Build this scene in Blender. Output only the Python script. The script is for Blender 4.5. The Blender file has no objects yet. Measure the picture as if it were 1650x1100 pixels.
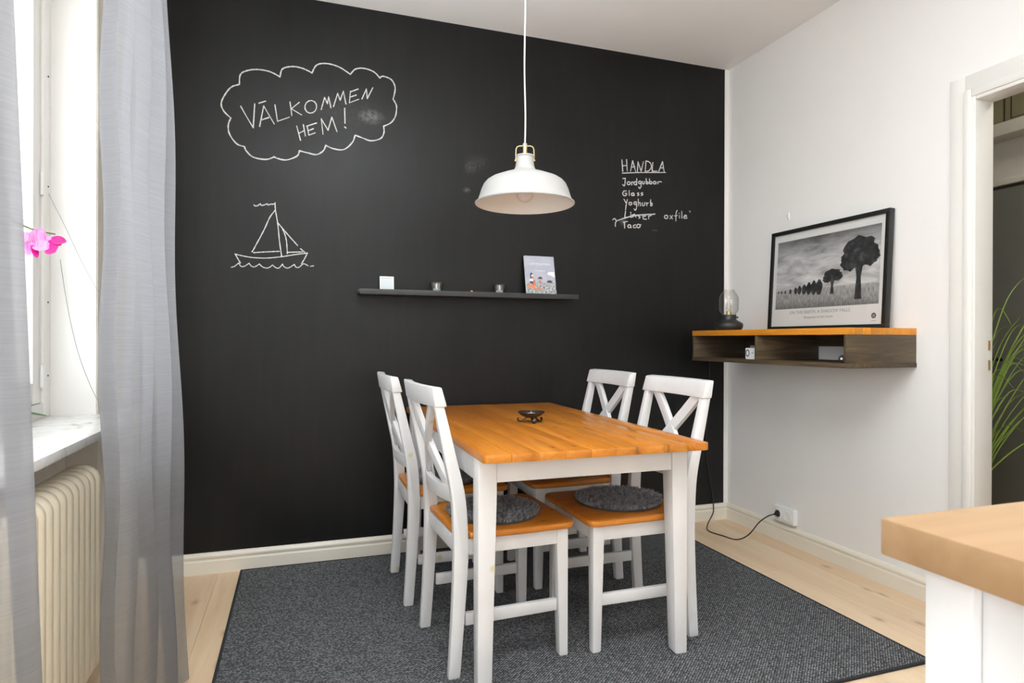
import bpy, bmesh, math, random
from mathutils import Vector, Matrix
random.seed(7)
S = bpy.context.scene
COL = S.collection
PI = math.pi

# ------------------------------------------------------------------ camera
F_PX, YAW, PITCH, ROLL, EYE = 1006.422, 0.3286, -0.0019, 0.0029, 1.12
cy, sy = math.cos(YAW), math.sin(YAW)
FWD = Vector((sy*math.cos(PITCH), cy*math.cos(PITCH), math.sin(PITCH)))
RGT = Vector((cy, -sy, 0)); UPV = RGT.cross(FWD)
cam_d = bpy.data.cameras.new('camera'); cam = bpy.data.objects.new('camera', cam_d); COL.objects.link(cam)
cam_d.sensor_width = 36; cam_d.lens = F_PX/1650*36; cam_d.clip_start = 0.02
R2 = RGT*math.cos(ROLL)+UPV*math.sin(ROLL); U2 = UPV*math.cos(ROLL)-RGT*math.sin(ROLL)
cam.matrix_world = Matrix(((R2.x, U2.x, -FWD.x, 0), (R2.y, U2.y, -FWD.y, 0), (R2.z, U2.z, -FWD.z, EYE), (0, 0, 0, 1)))
cam_d.dof.use_dof = True; cam_d.dof.focus_distance = 2.5; cam_d.dof.aperture_fstop = 8.0
S.camera = cam

# ------------------------------------------------------------------ world, lights, exposure
W = bpy.data.worlds.new('sky'); S.world = W; W.use_nodes = True
W.node_tree.nodes['Background'].inputs[0].default_value = (0.93, 0.97, 1.0, 1)
W.node_tree.nodes['Background'].inputs[1].default_value = 2.6
def area(name, loc, rot, sx, sz, power, col=(1, 1, 1)):
    l = bpy.data.lights.new(name, 'AREA'); l.shape = 'RECTANGLE'; l.size = sx; l.size_y = sz
    l.energy = power; l.color = col
    o = bpy.data.objects.new(name, l); COL.objects.link(o); o.location = loc; o.rotation_euler = rot
    return o
area('window_daylight', (-1.02, 1.78, 1.70), (0, -PI/2, 0), 1.66, 1.60, 32, (0.91, 0.96, 1.0))
area('rear_window_daylight', (0.75, -2.66, 1.70), (PI/2, 0, 0), 2.4, 1.4, 16, (0.96, 0.98, 1.0))
area('balcony_door_daylight', (-1.12, -1.25, 1.10), (0, -PI/2, 0), 2.0, 1.7, 48, (0.93, 0.97, 1.0))
area('added_ceiling_fill', (0.30, 0.05, 1.62), (PI-0.40, 0, 0), 0.3, 0.3, 134, (0.91, 0.965, 1.0)).data.spread = math.radians(105)  # unseen fill light added beside the camera, aimed up to brighten the room
area('hall_ceiling_light', (3.2, 1.6, 2.68), (0, 0, 0), 0.4, 0.4, 11, (1.0, 0.95, 0.82))
S.view_settings.view_transform = 'Standard'; S.view_settings.look = 'None'
S.view_settings.exposure = -0.22; S.view_settings.gamma = 1.0; S.view_settings.use_curve_mapping = False

# ------------------------------------------------------------------ pixel -> point on a real plane (for reading sizes off the photograph)
def ray(x, y):
    X, Y = x-825, y-550
    a = math.cos(ROLL)*X+math.sin(ROLL)*Y; b = -math.sin(ROLL)*X+math.cos(ROLL)*Y
    return FWD+RGT*(a/F_PX)-UPV*(b/F_PX)
CAMP = Vector((0, 0, EYE))
def on_y(x, y, Y): v = ray(x, y); return CAMP+v*(Y/v.y)
def on_x(x, y, X): v = ray(x, y); return CAMP+v*(X/v.x)
def on_z(x, y, z): v = ray(x, y); return CAMP+v*((z-EYE)/v.z)

# ------------------------------------------------------------------ materials
def srgb(r, g, b):
    f = lambda c: (c/255/12.92) if c/255 <= 0.04045 else ((c/255+0.055)/1.055)**2.4
    return (f(r), f(g), f(b), 1)
class NT:
    def __init__(s, name):
        s.m = bpy.data.materials.new(name); s.m.use_nodes = True; s.t = s.m.node_tree
        s.t.nodes.clear(); s.out = s.n('ShaderNodeOutputMaterial')
    def n(s, ty, **kw):
        nd = s.t.nodes.new(ty)
        for k, v in kw.items():
            if k.startswith('i_'): nd.inputs[k[2:].replace('_', ' ')].default_value = v
            else: setattr(nd, k, v)
        return nd
    def l(s, a, b): s.t.links.new(a, b)
    def coords(s, scale=(1, 1, 1), rnd=True):
        tc = s.n('ShaderNodeTexCoord'); mp = s.n('ShaderNodeMapping'); mp.inputs['Scale'].default_value = scale
        if rnd:
            oi = s.n('ShaderNodeObjectInfo'); mul = s.n('ShaderNodeMath', operation='MULTIPLY'); mul.inputs[1].default_value = 37.0
            s.l(oi.outputs['Random'], mul.inputs[0]); add = s.n('ShaderNodeVectorMath', operation='ADD')
            s.l(tc.outputs['Object'], add.inputs[0]); s.l(mul.outputs[0], add.inputs[1]); s.l(add.outputs[0], mp.inputs[0])
        else: s.l(tc.outputs['Object'], mp.inputs[0])
        return mp.outputs[0]
    def noise(s, vec, scale, detail=3, rough=0.5, dist=0):
        n = s.n('ShaderNodeTexNoise'); n.inputs['Scale'].default_value = scale; n.inputs['Detail'].default_value = detail
        n.inputs['Roughness'].default_value = rough; n.inputs['Distortion'].default_value = dist; s.l(vec, n.inputs['Vector'])
        return n.outputs['Fac']
    def ramp(s, fac, stops, interp='LINEAR'):
        r = s.n('ShaderNodeValToRGB'); r.color_ramp.interpolation = interp
        e = r.color_ramp.elements
        while len(e) > 1: e.remove(e[-1])
        e[0].position, e[0].color = stops[0]
        for p, c in stops[1:]: el = e.new(p); el.color = c
        s.l(fac, r.inputs[0]); return r.outputs[0]
    def mix(s, fac, a, b, mode='MIX'):
        m = s.n('ShaderNodeMix', data_type='RGBA', blend_type=mode)
        for sock, v in ((m.inputs[0], fac), (m.inputs[6], a), (m.inputs[7], b)):
            if isinstance(v, (tuple, float, int)): sock.default_value = v
            else: s.l(v, sock)
        return m.outputs[2]
    def bump(s, h, strength, dist=0.002):
        b = s.n('ShaderNodeBump'); b.inputs['Strength'].default_value = strength; b.inputs['Distance'].default_value = dist
        s.l(h, b.inputs['Height']); return b.outputs[0]
    def pbr(s, col, rough=0.5, metal=0, spec=0.5, normal=None, **kw):
        p = s.n('ShaderNodeBsdfPrincipled')
        for k, v in (('Base Color', col), ('Roughness', rough), ('Metallic', metal), ('Specular IOR Level', spec)):
            if isinstance(v, (tuple, float, int)): p.inputs[k].default_value = v
            else: s.l(v, p.inputs[k])
        for k, v in kw.items(): p.inputs[k.replace('_', ' ')].default_value = v
        if normal is not None: s.l(normal, p.inputs['Normal'])
        s.l(p.outputs[0], s.out.inputs[0]); return p
G = lambda v: (v, v, v, 1)
M = {}
def plain(name, col, rough=0.5, metal=0, var=0.06, scale=8, bump=0.0, spec=0.5):
    t = NT(name); v = t.coords()
    f = t.noise(v, scale, 4)
    dark = tuple(c*(1-var) for c in col[:3])+(1,); lite = tuple(min(1, c*(1+var)) for c in col[:3])+(1,)
    c = t.ramp(f, [(0.3, dark), (0.7, lite)])
    nm = t.bump(t.noise(v, scale*12, 2), bump, 0.001) if bump else None
    t.pbr(c, rough, metal, spec, nm); M[name] = t.m; return t.m
plain('wall_white', srgb(238, 237, 235), 0.6, var=0.015, scale=2, bump=0.05)
plain('trim_white', srgb(232, 230, 226), 0.32, var=0.012, scale=3)
plain('base_cream', srgb(232, 226, 212), 0.35, var=0.02, scale=6)
plain('ceiling_white', srgb(243, 242, 241), 0.7, var=0.012, scale=2)
plain('niche_plaster', srgb(214, 208, 196), 0.7, var=0.12, scale=6)
plain('radiator_cream', srgb(244, 232, 206), 0.28, var=0.03, scale=14)
plain('black_metal', srgb(38, 37, 37), 0.4, var=0.1, scale=20)
plain('ledge_black', srgb(50, 50, 50), 0.5, var=0.08, scale=10)
plain('frame_black', srgb(24, 24, 24), 0.35, var=0.05)
plain('cord_black', srgb(20, 20, 20), 0.5, var=0.05)
plain('lamp_white', srgb(176, 175, 173), 0.45, var=0.012)  # lamp white darkened so its strongly lit outside does not blow out
plain('lamp_inside_lightened', srgb(232, 230, 227), 0.5, var=0.01)  # the same lamp white, lightened to offset the shade inside
plain('plastic_white', srgb(235, 235, 233), 0.3, var=0.01)
plain('brass', srgb(212, 192, 142), 0.35, metal=0.85, var=0.05)
plain('bulb_opal', srgb(225, 214, 214), 0.25, var=0.02)
plain('wax_white', srgb(244, 242, 238), 0.5, var=0.01)
plain('paper_white', srgb(222, 223, 220), 0.5, var=0.012, scale=4)
plain('hall_door_grey', srgb(104, 104, 98), 0.5, var=0.05)
plain('hall_olive', srgb(142, 135, 108), 0.6, var=0.06)
plain('hall_grey', srgb(196, 192, 184), 0.55, var=0.04)
plain('dark_line', srgb(52, 46, 34), 0.5, var=0.1)
plain('cabinet_white', srgb(222, 223, 226), 0.35, var=0.008)
plain('blue_print', srgb(50, 58, 110), 0.5, var=0.1)
plain('grey_print', srgb(150, 152, 150), 0.6, var=0.03)
plain('faint_print', srgb(150, 151, 148), 0.6, var=0.02)
plain('emblem_print', srgb(62, 64, 62), 0.6, var=0.05)
plain('knob_yellow', srgb(205, 190, 120), 0.4, var=0.1)
plain('iron_bolt', srgb(40, 38, 36), 0.4, metal=0.6)
plain('pot_white', srgb(225, 225, 222), 0.25)
plain('soil', srgb(60, 42, 30), 0.9, var=0.3, scale=60)
plain('stem_green', srgb(150, 160, 80), 0.5, var=0.15, scale=30)
plain('orchid_leaf', srgb(60, 100, 48), 0.35, var=0.2, scale=20)
plain('pink_dark', srgb(222, 18, 160), 0.45, var=0.25, scale=60)
plain('terracotta', srgb(70, 66, 60), 0.6)
plain('frosted_insert', srgb(205, 213, 217), 0.2, var=0.02)

def white_paint():
    t = NT('white_paint'); v = t.coords()
    c = t.ramp(t.noise(v, 5, 4), [(0.3, srgb(216, 216, 217)), (0.7, srgb(227, 227, 228))])
    vo = t.n('ShaderNodeTexVoronoi'); vo.inputs['Scale'].default_value = 5.5; t.l(v, vo.inputs['Vector'])
    knot = t.ramp(vo.outputs['Distance'], [(0.045, G(1)), (0.085, G(0))])
    c = t.mix(t.mix(0.75, G(0), knot), c, srgb(206, 196, 150))
    g = t.noise(t.coords((40, 40, 3)), 6, 3)
    t.pbr(c, 0.36, 0, 0.5, t.bump(g, 0.06, 0.001)); M['white_paint'] = t.m
white_paint()

def wood(name, cols, axis, rough=0.4, grain=26, knots=0.0, per=0.25, bump=0.08, spec=0.5, kscale=5, coat=0.0):
    """long grain along axis, tone shifts per object"""
    t = NT(name)
    sc = [1, 1, 1]; sc[axis] = 0.07
    v = t.coords(tuple(sc))
    warp = t.noise(v, 3.5, 3, 0.5)
    wv = t.n('ShaderNodeTexNoise'); wv.inputs['Scale'].default_value = grain; wv.inputs['Detail'].default_value = 5
    wv.inputs['Roughness'].default_value = 0.6; wv.inputs['Distortion'].default_value = 1.2; t.l(v, wv.inputs['Vector'])
    c = t.ramp(wv.outputs['Fac'], [(0.25, cols[0]), (0.5, cols[1]), (0.75, cols[2])])
    c = t.mix(0.35, c, t.ramp(warp, [(0.3, cols[0]), (0.7, cols[2])]))
    oi = t.n('ShaderNodeObjectInfo')
    tone = t.ramp(oi.outputs['Random'], [(0, G(1-per)), (1, G(1.0))])
    c = t.mix(1.0, c, tone, 'MULTIPLY')
    if knots:
        s2 = [1, 1, 1]; s2[axis] = 0.55
        vo = t.n('ShaderNodeTexVoronoi', voronoi_dimensions='2D'); vo.inputs['Scale'].default_value = kscale; t.l(t.coords(tuple(s2)), vo.inputs['Vector'])
        k = t.ramp(vo.outputs['Distance'], [(0.015, G(1)), (0.045, G(0.35)), (0.085, G(0))])
        c = t.mix(t.mix(knots, G(0), k), c, tuple(x*0.28 for x in cols[0][:3])+(1,))
    t.pbr(c, rough, 0, spec, (t.bump(wv.outputs['Fac'], bump, 0.001) if bump else None), **({'Coat_Weight': coat, 'Coat_Roughness': 0.18} if coat else {}))
    M[name] = t.m
wood('birch_floor', [srgb(214, 180, 142), srgb(228, 200, 166), srgb(238, 216, 186)], 1, 0.38, 14, 0.55, 0.06, 0.03, kscale=3.4)
wood('pine_table', [srgb(152, 80, 18), srgb(194, 118, 34), srgb(214, 144, 58)], 1, 0.30, 20, 0.75, 0.16, 0, kscale=6)
wood('pine_seat', [srgb(176, 98, 24), srgb(204, 124, 36), srgb(220, 146, 54)], 0, 0.3, 22, 0.7, 0.12, 0.04, kscale=7)
wood('amber_stave', [srgb(208, 122, 24), srgb(226, 146, 40), srgb(238, 168, 62)], 1, 0.35, 30, 0, 0.32, 0.04)
wood('dark_stain', [srgb(30, 24, 20), srgb(64, 52, 41), srgb(124, 102, 70)], 1, 0.55, 34, 0.2, 0.2, 0.25)
wood('dark_stain_x', [srgb(38, 31, 26), srgb(74, 63, 50), srgb(130, 108, 76)], 0, 0.55, 34, 0.2, 0.15, 0.25)
wood('oak_counter', [srgb(142, 110, 76), srgb(162, 130, 96), srgb(178, 148, 114)], 0, 0.4, 10, 0.15, 0.05, 0.03)

def blackboard():
    t = NT('blackboard_paint'); v = t.coords((1, 1, 1), False)
    big = t.noise(v, 2.2, 5, 0.55); fine = t.noise(v, 60, 4, 0.6)
    stre = t.noise(t.coords((7, 7, 0.8), False), 4, 4, 0.5)
    c = t.ramp(big, [(0.3, srgb(15, 15, 15)), (0.7, srgb(21, 21, 21))])
    c = t.mix(0.12, c, t.ramp(stre, [(0.35, srgb(16, 16, 16)), (0.75, srgb(48, 48, 48))]))
    # wiped chalk smudges, where the photograph has them
    sep = t.n('ShaderNodeSeparateXYZ'); t.l(v, sep.inputs[0])
    for (px, py, rx, rz, amt) in ((598, 188, 0.085, 0.05, 0.30), (1004, 357, 0.03, 0.035, 0.3), (758, 270, 0.05, 0.05, 0.08),
                                  (752, 306, 0.03, 0.02, 0.18), (770, 262, 0.09, 0.06, 0.05), (1055, 371, 0.03, 0.008, 0.2), (560, 180, 0.35, 0.13, 0.035)):
        P = on_y(px, py, 3.3)
        dx = t.n('ShaderNodeMath', operation='MULTIPLY_ADD'); dx.inputs[1].default_value = 1/rx; dx.inputs[2].default_value = -P.x/rx; t.l(sep.outputs[0], dx.inputs[0])
        dz = t.n('ShaderNodeMath', operation='MULTIPLY_ADD'); dz.inputs[1].default_value = 1/rz; dz.inputs[2].default_value = -P.z/rz; t.l(sep.outputs[2], dz.inputs[0])
        cb = t.n('ShaderNodeCombineXYZ'); t.l(dx.outputs[0], cb.inputs[0]); t.l(dz.outputs[0], cb.inputs[1])
        ln = t.n('ShaderNodeVectorMath', operation='LENGTH'); t.l(cb.outputs[0], ln.inputs[0])
        mask = t.ramp(ln.outputs['Value'], [(0.0, G(1)), (1.0, G(0))], 'EASE')
        mask = t.mix(1.0, mask, t.ramp(fine, [(0.38, G(0.25)), (0.62, G(1))]), 'MULTIPLY')
        c = t.mix(t.mix(amt, G(0), mask), c, srgb(190, 190, 188))
    r = t.ramp(big, [(0.3, G(0.34)), (0.7, G(0.44))])
    t.pbr(c, r, 0, 0.26, t.bump(t.noise(v, 9, 5, 0.6), 0.25, 0.004)); M['blackboard'] = t.m
blackboard()

def chalk():
    t = NT('chalk'); v = t.coords((1, 1, 1), False)
    f = t.noise(v, 300, 2, 0.5)
    c = t.ramp(f, [(0.3, srgb(168, 168, 166)), (0.6, srgb(222, 222, 220))])
    p = t.pbr(c, 0.95, 0, 0.1)
    tr = t.n('ShaderNodeBsdfTransparent'); mx = t.n('ShaderNodeMixShader')
    t.l(t.ramp(f, [(0.25, G(0.7)), (0.40, G(1))]), mx.inputs[0]); t.l(tr.outputs[0], mx.inputs[1]); t.l(p.outputs[0], mx.inputs[2])
    t.l(mx.outputs[0], t.out.inputs[0]); M['chalk'] = t.m
chalk()

def rug_mat():
    t = NT('rug_weave'); v = t.coords((1, 1, 1), False)
    mp = t.n('ShaderNodeMapping'); mp.inputs['Rotation'].default_value = (0, 0, 0.5); mp.inputs['Scale'].default_value = (95, 190, 1); t.l(v, mp.inputs[0])
    vo = t.n('ShaderNodeTexVoronoi'); vo.inputs['Scale'].default_value = 1.0; vo.inputs['Randomness'].default_value = 0.3; t.l(mp.outputs[0], vo.inputs['Vector'])
    c = t.ramp(vo.outputs['Distance'], [(0.10, srgb(182, 184, 186)), (0.36, srgb(98, 100, 103)), (0.62, srgb(30, 31, 33))])
    sepc = t.n('ShaderNodeSeparateColor'); t.l(vo.outputs['Color'], sepc.inputs[0])
    c = t.mix(t.ramp(sepc.outputs[0], [(0.3, G(0.0)), (0.95, G(0.7))]), c, srgb(46, 47, 49))
    inv = t.n('ShaderNodeMath', operation='SUBTRACT'); inv.inputs[0].default_value = 1; t.l(vo.outputs['Distance'], inv.inputs[1])
    t.pbr(c, 0.9, 0, 0.2, t.bump(inv.outputs[0], 0.8, 0.004)); M['rug'] = t.m
rug_mat()
plain('rug_edge', srgb(48, 49, 51), 0.9, var=0.2, scale=80, spec=0.2)
plain('fur', srgb(150, 151, 155), 0.6, var=0.4, scale=55, spec=0.4)
plain('pad_base', srgb(84, 83, 82), 0.9, var=0.1, spec=0.1)

def curtain_mat():
    t = NT('sheer_grey_linen'); v = t.coords((1, 1, 1), False)
    st = t.noise(t.coords((9, 9, 700), False), 1.0, 2, 0.5)
    c = t.ramp(st, [(0.3, srgb(143, 143, 147)), (0.7, srgb(153, 153, 157))])
    d = t.n('ShaderNodeBsdfDiffuse'); tl = t.n('ShaderNodeBsdfTranslucent'); tr = t.n('ShaderNodeBsdfTransparent')
    t.l(c, d.inputs[0]); t.l(c, tl.inputs[0]); t.l(t.bump(st, 0.15, 0.001), d.inputs['Normal'])
    m1 = t.n('ShaderNodeMixShader'); m1.inputs[0].default_value = 0.5; t.l(d.outputs[0], m1.inputs[1]); t.l(tl.outputs[0], m1.inputs[2])
    m2 = t.n('ShaderNodeMixShader'); m2.inputs[0].default_value = 0.25; t.l(m1.outputs[0], m2.inputs[1]); t.l(tr.outputs[0], m2.inputs[2])
    t.l(m2.outputs[0], t.out.inputs[0]); M['curtain'] = t.m
curtain_mat()

def glass_mat(name, tint=(1, 1, 1, 1), refl=0.12, rough=0.02):
    t = NT(name); v = t.coords(); tr = t.n('ShaderNodeBsdfTransparent'); gl = t.n('ShaderNodeBsdfGlossy'); gl.inputs['Roughness'].default_value = rough
    t.l(t.ramp(t.noise(v, 3, 2), [(0, tint), (1, tuple(min(1, c*1.02) for c in tint[:3])+(1,))]), tr.inputs[0])
    fr = t.n('ShaderNodeLayerWeight'); pw_ = t.n('ShaderNodeMath', operation='POWER'); pw_.inputs[1].default_value = 4.0; t.l(fr.outputs['Facing'], pw_.inputs[0])
    ad = t.n('ShaderNodeMath', operation='MULTIPLY_ADD'); ad.inputs[1].default_value = 0.6; ad.inputs[2].default_value = 0.03+refl; t.l(pw_.outputs[0], ad.inputs[0])
    mx = t.n('ShaderNodeMixShader'); t.l(ad.outputs[0], mx.inputs[0]); t.l(tr.outputs[0], mx.inputs[1]); t.l(gl.outputs[0], mx.inputs[2])
    t.l(mx.outputs[0], t.out.inputs[0]); M[name] = t.m
glass_mat('pane_glass', refl=0.0); glass_mat('cup_glass', (0.86, 0.88, 0.88, 1), 0.10, 0.05); glass_mat('lamp_glass', (0.96, 0.96, 0.95, 1), 0.03)

def marble():
    t = NT('marble'); v = t.coords()
    f = t.noise(v, 6, 8, 0.62, 1.4)
    c = t.ramp(f, [(0.32, srgb(150, 146, 128)), (0.42, srgb(222, 221, 214)), (0.6, srgb(240, 240, 238)), (0.75, srgb(214, 215, 210))])
    sp = t.noise(v, 55, 4, 0.6)
    c = t.mix(t.ramp(sp, [(0.64, G(0)), (0.72, G(0.6))]), c, srgb(95, 88, 70))
    t.pbr(c, 0.22); M['marble'] = t.m
marble()

def poster_photo():
    t = NT('monochrome_grassland_print'); tc = t.n('ShaderNodeTexCoord'); sep = t.n('ShaderNodeSeparateXYZ'); t.l(tc.outputs['Object'], sep.inputs[0])
    # object space: x along the print 0..1, y up 0..1
    mp = t.n('ShaderNodeMapping'); mp.inputs['Scale'].default_value = (3.2, 6.5, 1); t.l(tc.outputs['Object'], mp.inputs[0])
    cl = t.noise(mp.outputs[0], 1.2, 7, 0.6, 0.5)
    clouds = t.ramp(cl, [(0.3, srgb(140, 141, 143)), (0.5, srgb(192, 193, 194)), (0.68, srgb(226, 226, 225))])
    tone = t.ramp(sep.outputs[1], [(0.28, G(1.0)), (0.68, G(0.95)), (0.86, G(0.6)), (0.98, G(0.3))])
    sky = t.mix(1.0, clouds, tone, 'MULTIPLY')
    mg = t.n('ShaderNodeMapping'); mg.inputs['Scale'].default_value = (90, 14, 1); t.l(tc.outputs['Object'], mg.inputs[0])
    gr = t.noise(mg.outputs[0], 1.0, 4, 0.6)
    gcol = t.mix(1.0, t.ramp(gr, [(0.3, srgb(120, 121, 121)), (0.7, srgb(196, 196, 194))]), t.ramp(sep.outputs[1], [(0.0, G(0.42)), (0.12, G(0.8)), (0.28, G(1.0))]), 'MULTIPLY')
    c = t.mix(t.ramp(sep.outputs[1], [(0.255, G(0)), (0.285, G(1))]), gcol, sky)
    t.pbr(c, 0.5); M['poster_photo'] = t.m
    d = NT('dark_foliage_print'); v = d.coords()
    d.pbr(d.ramp(d.noise(v, 30, 5, 0.65), [(0.35, srgb(24, 25, 26)), (0.55, srgb(52, 53, 54)), (0.75, srgb(104, 105, 106))]), 0.5); M['poster_dark'] = d.m
poster_photo()

def book_print():
    t = NT('harbour_cover_print'); tc = t.n('ShaderNodeTexCoord'); sep = t.n('ShaderNodeSeparateXYZ'); t.l(tc.outputs['Object'], sep.inputs[0])
    mp = t.n('ShaderNodeMapping'); mp.inputs['Scale'].default_value = (60, 90, 1); t.l(tc.outputs['Object'], mp.inputs[0])
    n = t.noise(mp.outputs[0], 1.6, 5, 0.65)
    rock = t.ramp(n, [(0.36, srgb(52, 54, 58)), (0.46, srgb(140, 142, 146)), (0.58, srgb(205, 205, 206)), (0.68, srgb(235, 235, 235))])
    sky = t.ramp(t.noise(mp.outputs[0], 0.15, 3), [(0.3, srgb(168, 172, 190)), (0.7, srgb(190, 192, 204))])
    n2 = t.n('ShaderNodeMath', operation='MULTIPLY_ADD'); n2.inputs[1].default_value = 0.03; t.l(n, n2.inputs[0]); t.l(sep.outputs[1], n2.inputs[2])
    t.pbr(t.mix(t.ramp(n2.outputs[0], [(0.087, G(0)), (0.093, G(1))]), rock, sky), 0.28); M['book_print'] = t.m
    plain('book_navy', srgb(46, 42, 62), 0.35, var=0.2, scale=200); plain('book_brick', srgb(196, 126, 100), 0.35, var=0.3, scale=260)
    plain('book_orange', srgb(224, 134, 84), 0.35, var=0.3, scale=260); plain('book_roof', srgb(70, 74, 80), 0.35, var=0.3, scale=260)
    plain('book_white', srgb(236, 236, 240), 0.3, var=0.02)
book_print()

def petal_mat():
    t = NT('pink_petal'); tc = t.n('ShaderNodeTexCoord'); sep = t.n('ShaderNodeSeparateXYZ'); t.l(tc.outputs['Object'], sep.inputs[0])
    mp = t.n('ShaderNodeMapping'); mp.inputs['Scale'].default_value = (240, 12, 12); t.l(tc.outputs['Object'], mp.inputs[0])
    f = t.noise(mp.outputs[0], 3, 4)
    p = t.pbr(t.ramp(f, [(0.3, srgb(236, 120, 205)), (0.6, srgb(246, 205, 236))]), 0.5)
    M['petal'] = t.m
petal_mat()
plain('grass_blade', srgb(120, 150, 48), 0.45, var=0.3, scale=5)

# ------------------------------------------------------------------ mesh building
class MB:
    def __init__(s): s.b = bmesh.new()
    def box(s, x0, x1, y0, y1, z0, z1):
        v = [s.b.verts.new((x, y, z)) for z in (z0, z1) for x, y in ((x0, y0), (x1, y0), (x1, y1), (x0, y1))]
        for f in ((3, 2, 1, 0), (4, 5, 6, 7), (0, 1, 5, 4), (1, 2, 6, 5), (2, 3, 7, 6), (3, 0, 4, 7)): s.b.faces.new([v[i] for i in f])
        return s
    def hexa(s, pts):   # 4 bottom + 4 top corner points
        v = [s.b.verts.new(p) for p in pts]
        for f in ((3, 2, 1, 0), (4, 5, 6, 7), (0, 1, 5, 4), (1, 2, 6, 5), (2, 3, 7, 6), (3, 0, 4, 7)): s.b.faces.new([v[i] for i in f])
        return s
    def loft(s, rings, closed=True, caps=True):
        R = [[s.b.verts.new(p) for p in r] for r in rings]; n = len(R[0])
        for a, c in zip(R[:-1], R[1:]):
            for i in range(n if closed else n-1):
                j = (i+1) % n; s.b.faces.new((a[i], a[j], c[j], c[i]))
        if caps and closed: s.b.faces.new(R[0][::-1]); s.b.faces.new(R[-1])
        return s
    def prism(s, outline, lo, hi, axis=2):
        def P(a, c, h):
            return {2: (a, c, h), 1: (a, h, c), 0: (h, a, c)}[axis]
        return s.loft([[P(a, c, lo) for a, c in outline], [P(a, c, hi) for a, c in outline]])
    def lathe(s, prof, n=32, centre=(0, 0, 0), caps=False):
        cx, cy_, cz = centre
        return s.loft([[(cx+r*math.cos(2*PI*i/n), cy_+r*math.sin(2*PI*i/n), cz+z) for i in range(n)] for r, z in prof], True, caps)
    def tube(s, pts, r, n=8, caps=True):
        P = [Vector(p) for p in pts]; rs = r if isinstance(r, (list, tuple)) else [r]*len(P)
        rings = []; ref = None
        for i, p in enumerate(P):
            t = (P[min(i+1, len(P)-1)]-P[max(i-1, 0)]).normalized()
            if ref is None: ref = Vector((0, 0, 1)) if abs(t.z) < 0.9 else Vector((1, 0, 0))
            ref = (ref-t*ref.dot(t)).normalized(); bi = t.cross(ref)
            rings.append([p+(ref*math.cos(2*PI*k/n)+bi*math.sin(2*PI*k/n))*rs[i] for k in range(n)])
        return s.loft(rings, True, caps)
    def strip(s, pts, w, h, up=(0, 1, 0)):   # rectangular bar along a path; w across, h along up
        P = [Vector(p) for p in pts]; U = Vector(up); rings = []
        for i, p in enumerate(P):
            t = (P[min(i+1, len(P)-1)]-P[max(i-1, 0)]).normalized(); sd = t.cross(U).normalized(); u2 = sd.cross(t).normalized()
            rings.append([p+sd*(a*w/2)+u2*(c*h/2) for a, c in ((-1, -1), (1, -1), (1, 1), (-1, 1))])
        return s.loft(rings)
    def build(s, name, mat, parent=None, bevel=0, seg=2, angle=38, smooth=True):
        bmesh.ops.recalc_face_normals(s.b, faces=s.b.faces)
        if bevel:
            ed = [e for e in s.b.edges if len(e.link_faces) == 2 and e.calc_face_angle(0) > math.radians(32)]
            bmesh.ops.bevel(s.b, geom=ed, offset=bevel, segments=seg, profile=0.5, affect='EDGES', clamp_overlap=True)
        me = bpy.data.meshes.new(name); s.b.to_mesh(me); s.b.free()
        if smooth:
            me.shade_smooth(); me.set_sharp_from_angle(angle=math.radians(angle))
        me.materials.append(M[mat] if isinstance(mat, str) else mat)
        o = bpy.data.objects.new(name, me); COL.objects.link(o)
        if parent: o.parent = parent
        return o
def tag(o, label, cat, group=None):
    o['label'] = label; o['category'] = cat
    if group: o['group'] = group
    return o
def struct(o, label=None):
    o['kind'] = 'structure'
    if label: o['label'] = label
    return o
def empty(name, loc=(0, 0, 0), rz=0):
    o = bpy.data.objects.new(name, None); COL.objects.link(o); o.empty_display_size = 0.1
    o.location = loc; o.rotation_euler = (0, 0, rz); return o
def copy_tree(o, parent=None):
    c = o.copy(); COL.objects.link(c)
    if parent: c.parent = parent
    for ch in list(o.children): copy_tree(ch, c)
    return c
def catmull(P, n=6):
    P = [Vector(p) for p in P]; out = []
    for i in range(len(P)-1):
        a, b, c, d = P[max(i-1, 0)], P[i], P[i+1], P[min(i+2, len(P)-1)]
        for k in range(n):
            t = k/n
            out.append(0.5*((2*b)+(c-a)*t+(2*a-5*b+4*c-d)*t*t+(3*b-a-3*c+d)*t**3))
    out.append(P[-1]); return out
def rrect(x0, x1, y0, y1, r, n=5):
    out = []
    for cx, cy_, a in ((x1-r, y1-r, 0), (x0+r, y1-r, PI/2), (x0+r, y0+r, PI), (x1-r, y0+r, 1.5*PI)):
        for k in range(n+1): out.append((cx+r*math.cos(a+PI/2*k/n), cy_+r*math.sin(a+PI/2*k/n)))
    return out
def text_mesh(name, body, size, mat, parent, M4, spacing=1.0, thick=0.0002, align='CENTER'):
    cu = bpy.data.curves.new(name, 'FONT'); cu.body = body; cu.size = size; cu.align_x = align; cu.extrude = thick
    cu.space_character = spacing; cu.resolution_u = 3
    tmp = bpy.data.objects.new(name+'_src', cu); COL.objects.link(tmp)
    dg = bpy.context.evaluated_depsgraph_get(); me = bpy.data.meshes.new_from_object(tmp.evaluated_get(dg))
    bpy.data.objects.remove(tmp); bpy.data.curves.remove(cu); me.name = name
    me.materials.clear(); me.materials.append(M[mat])
    o = bpy.data.objects.new(name, me); COL.objects.link(o)
    if parent: o.parent = parent
    o.matrix_local = M4; return o

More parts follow.
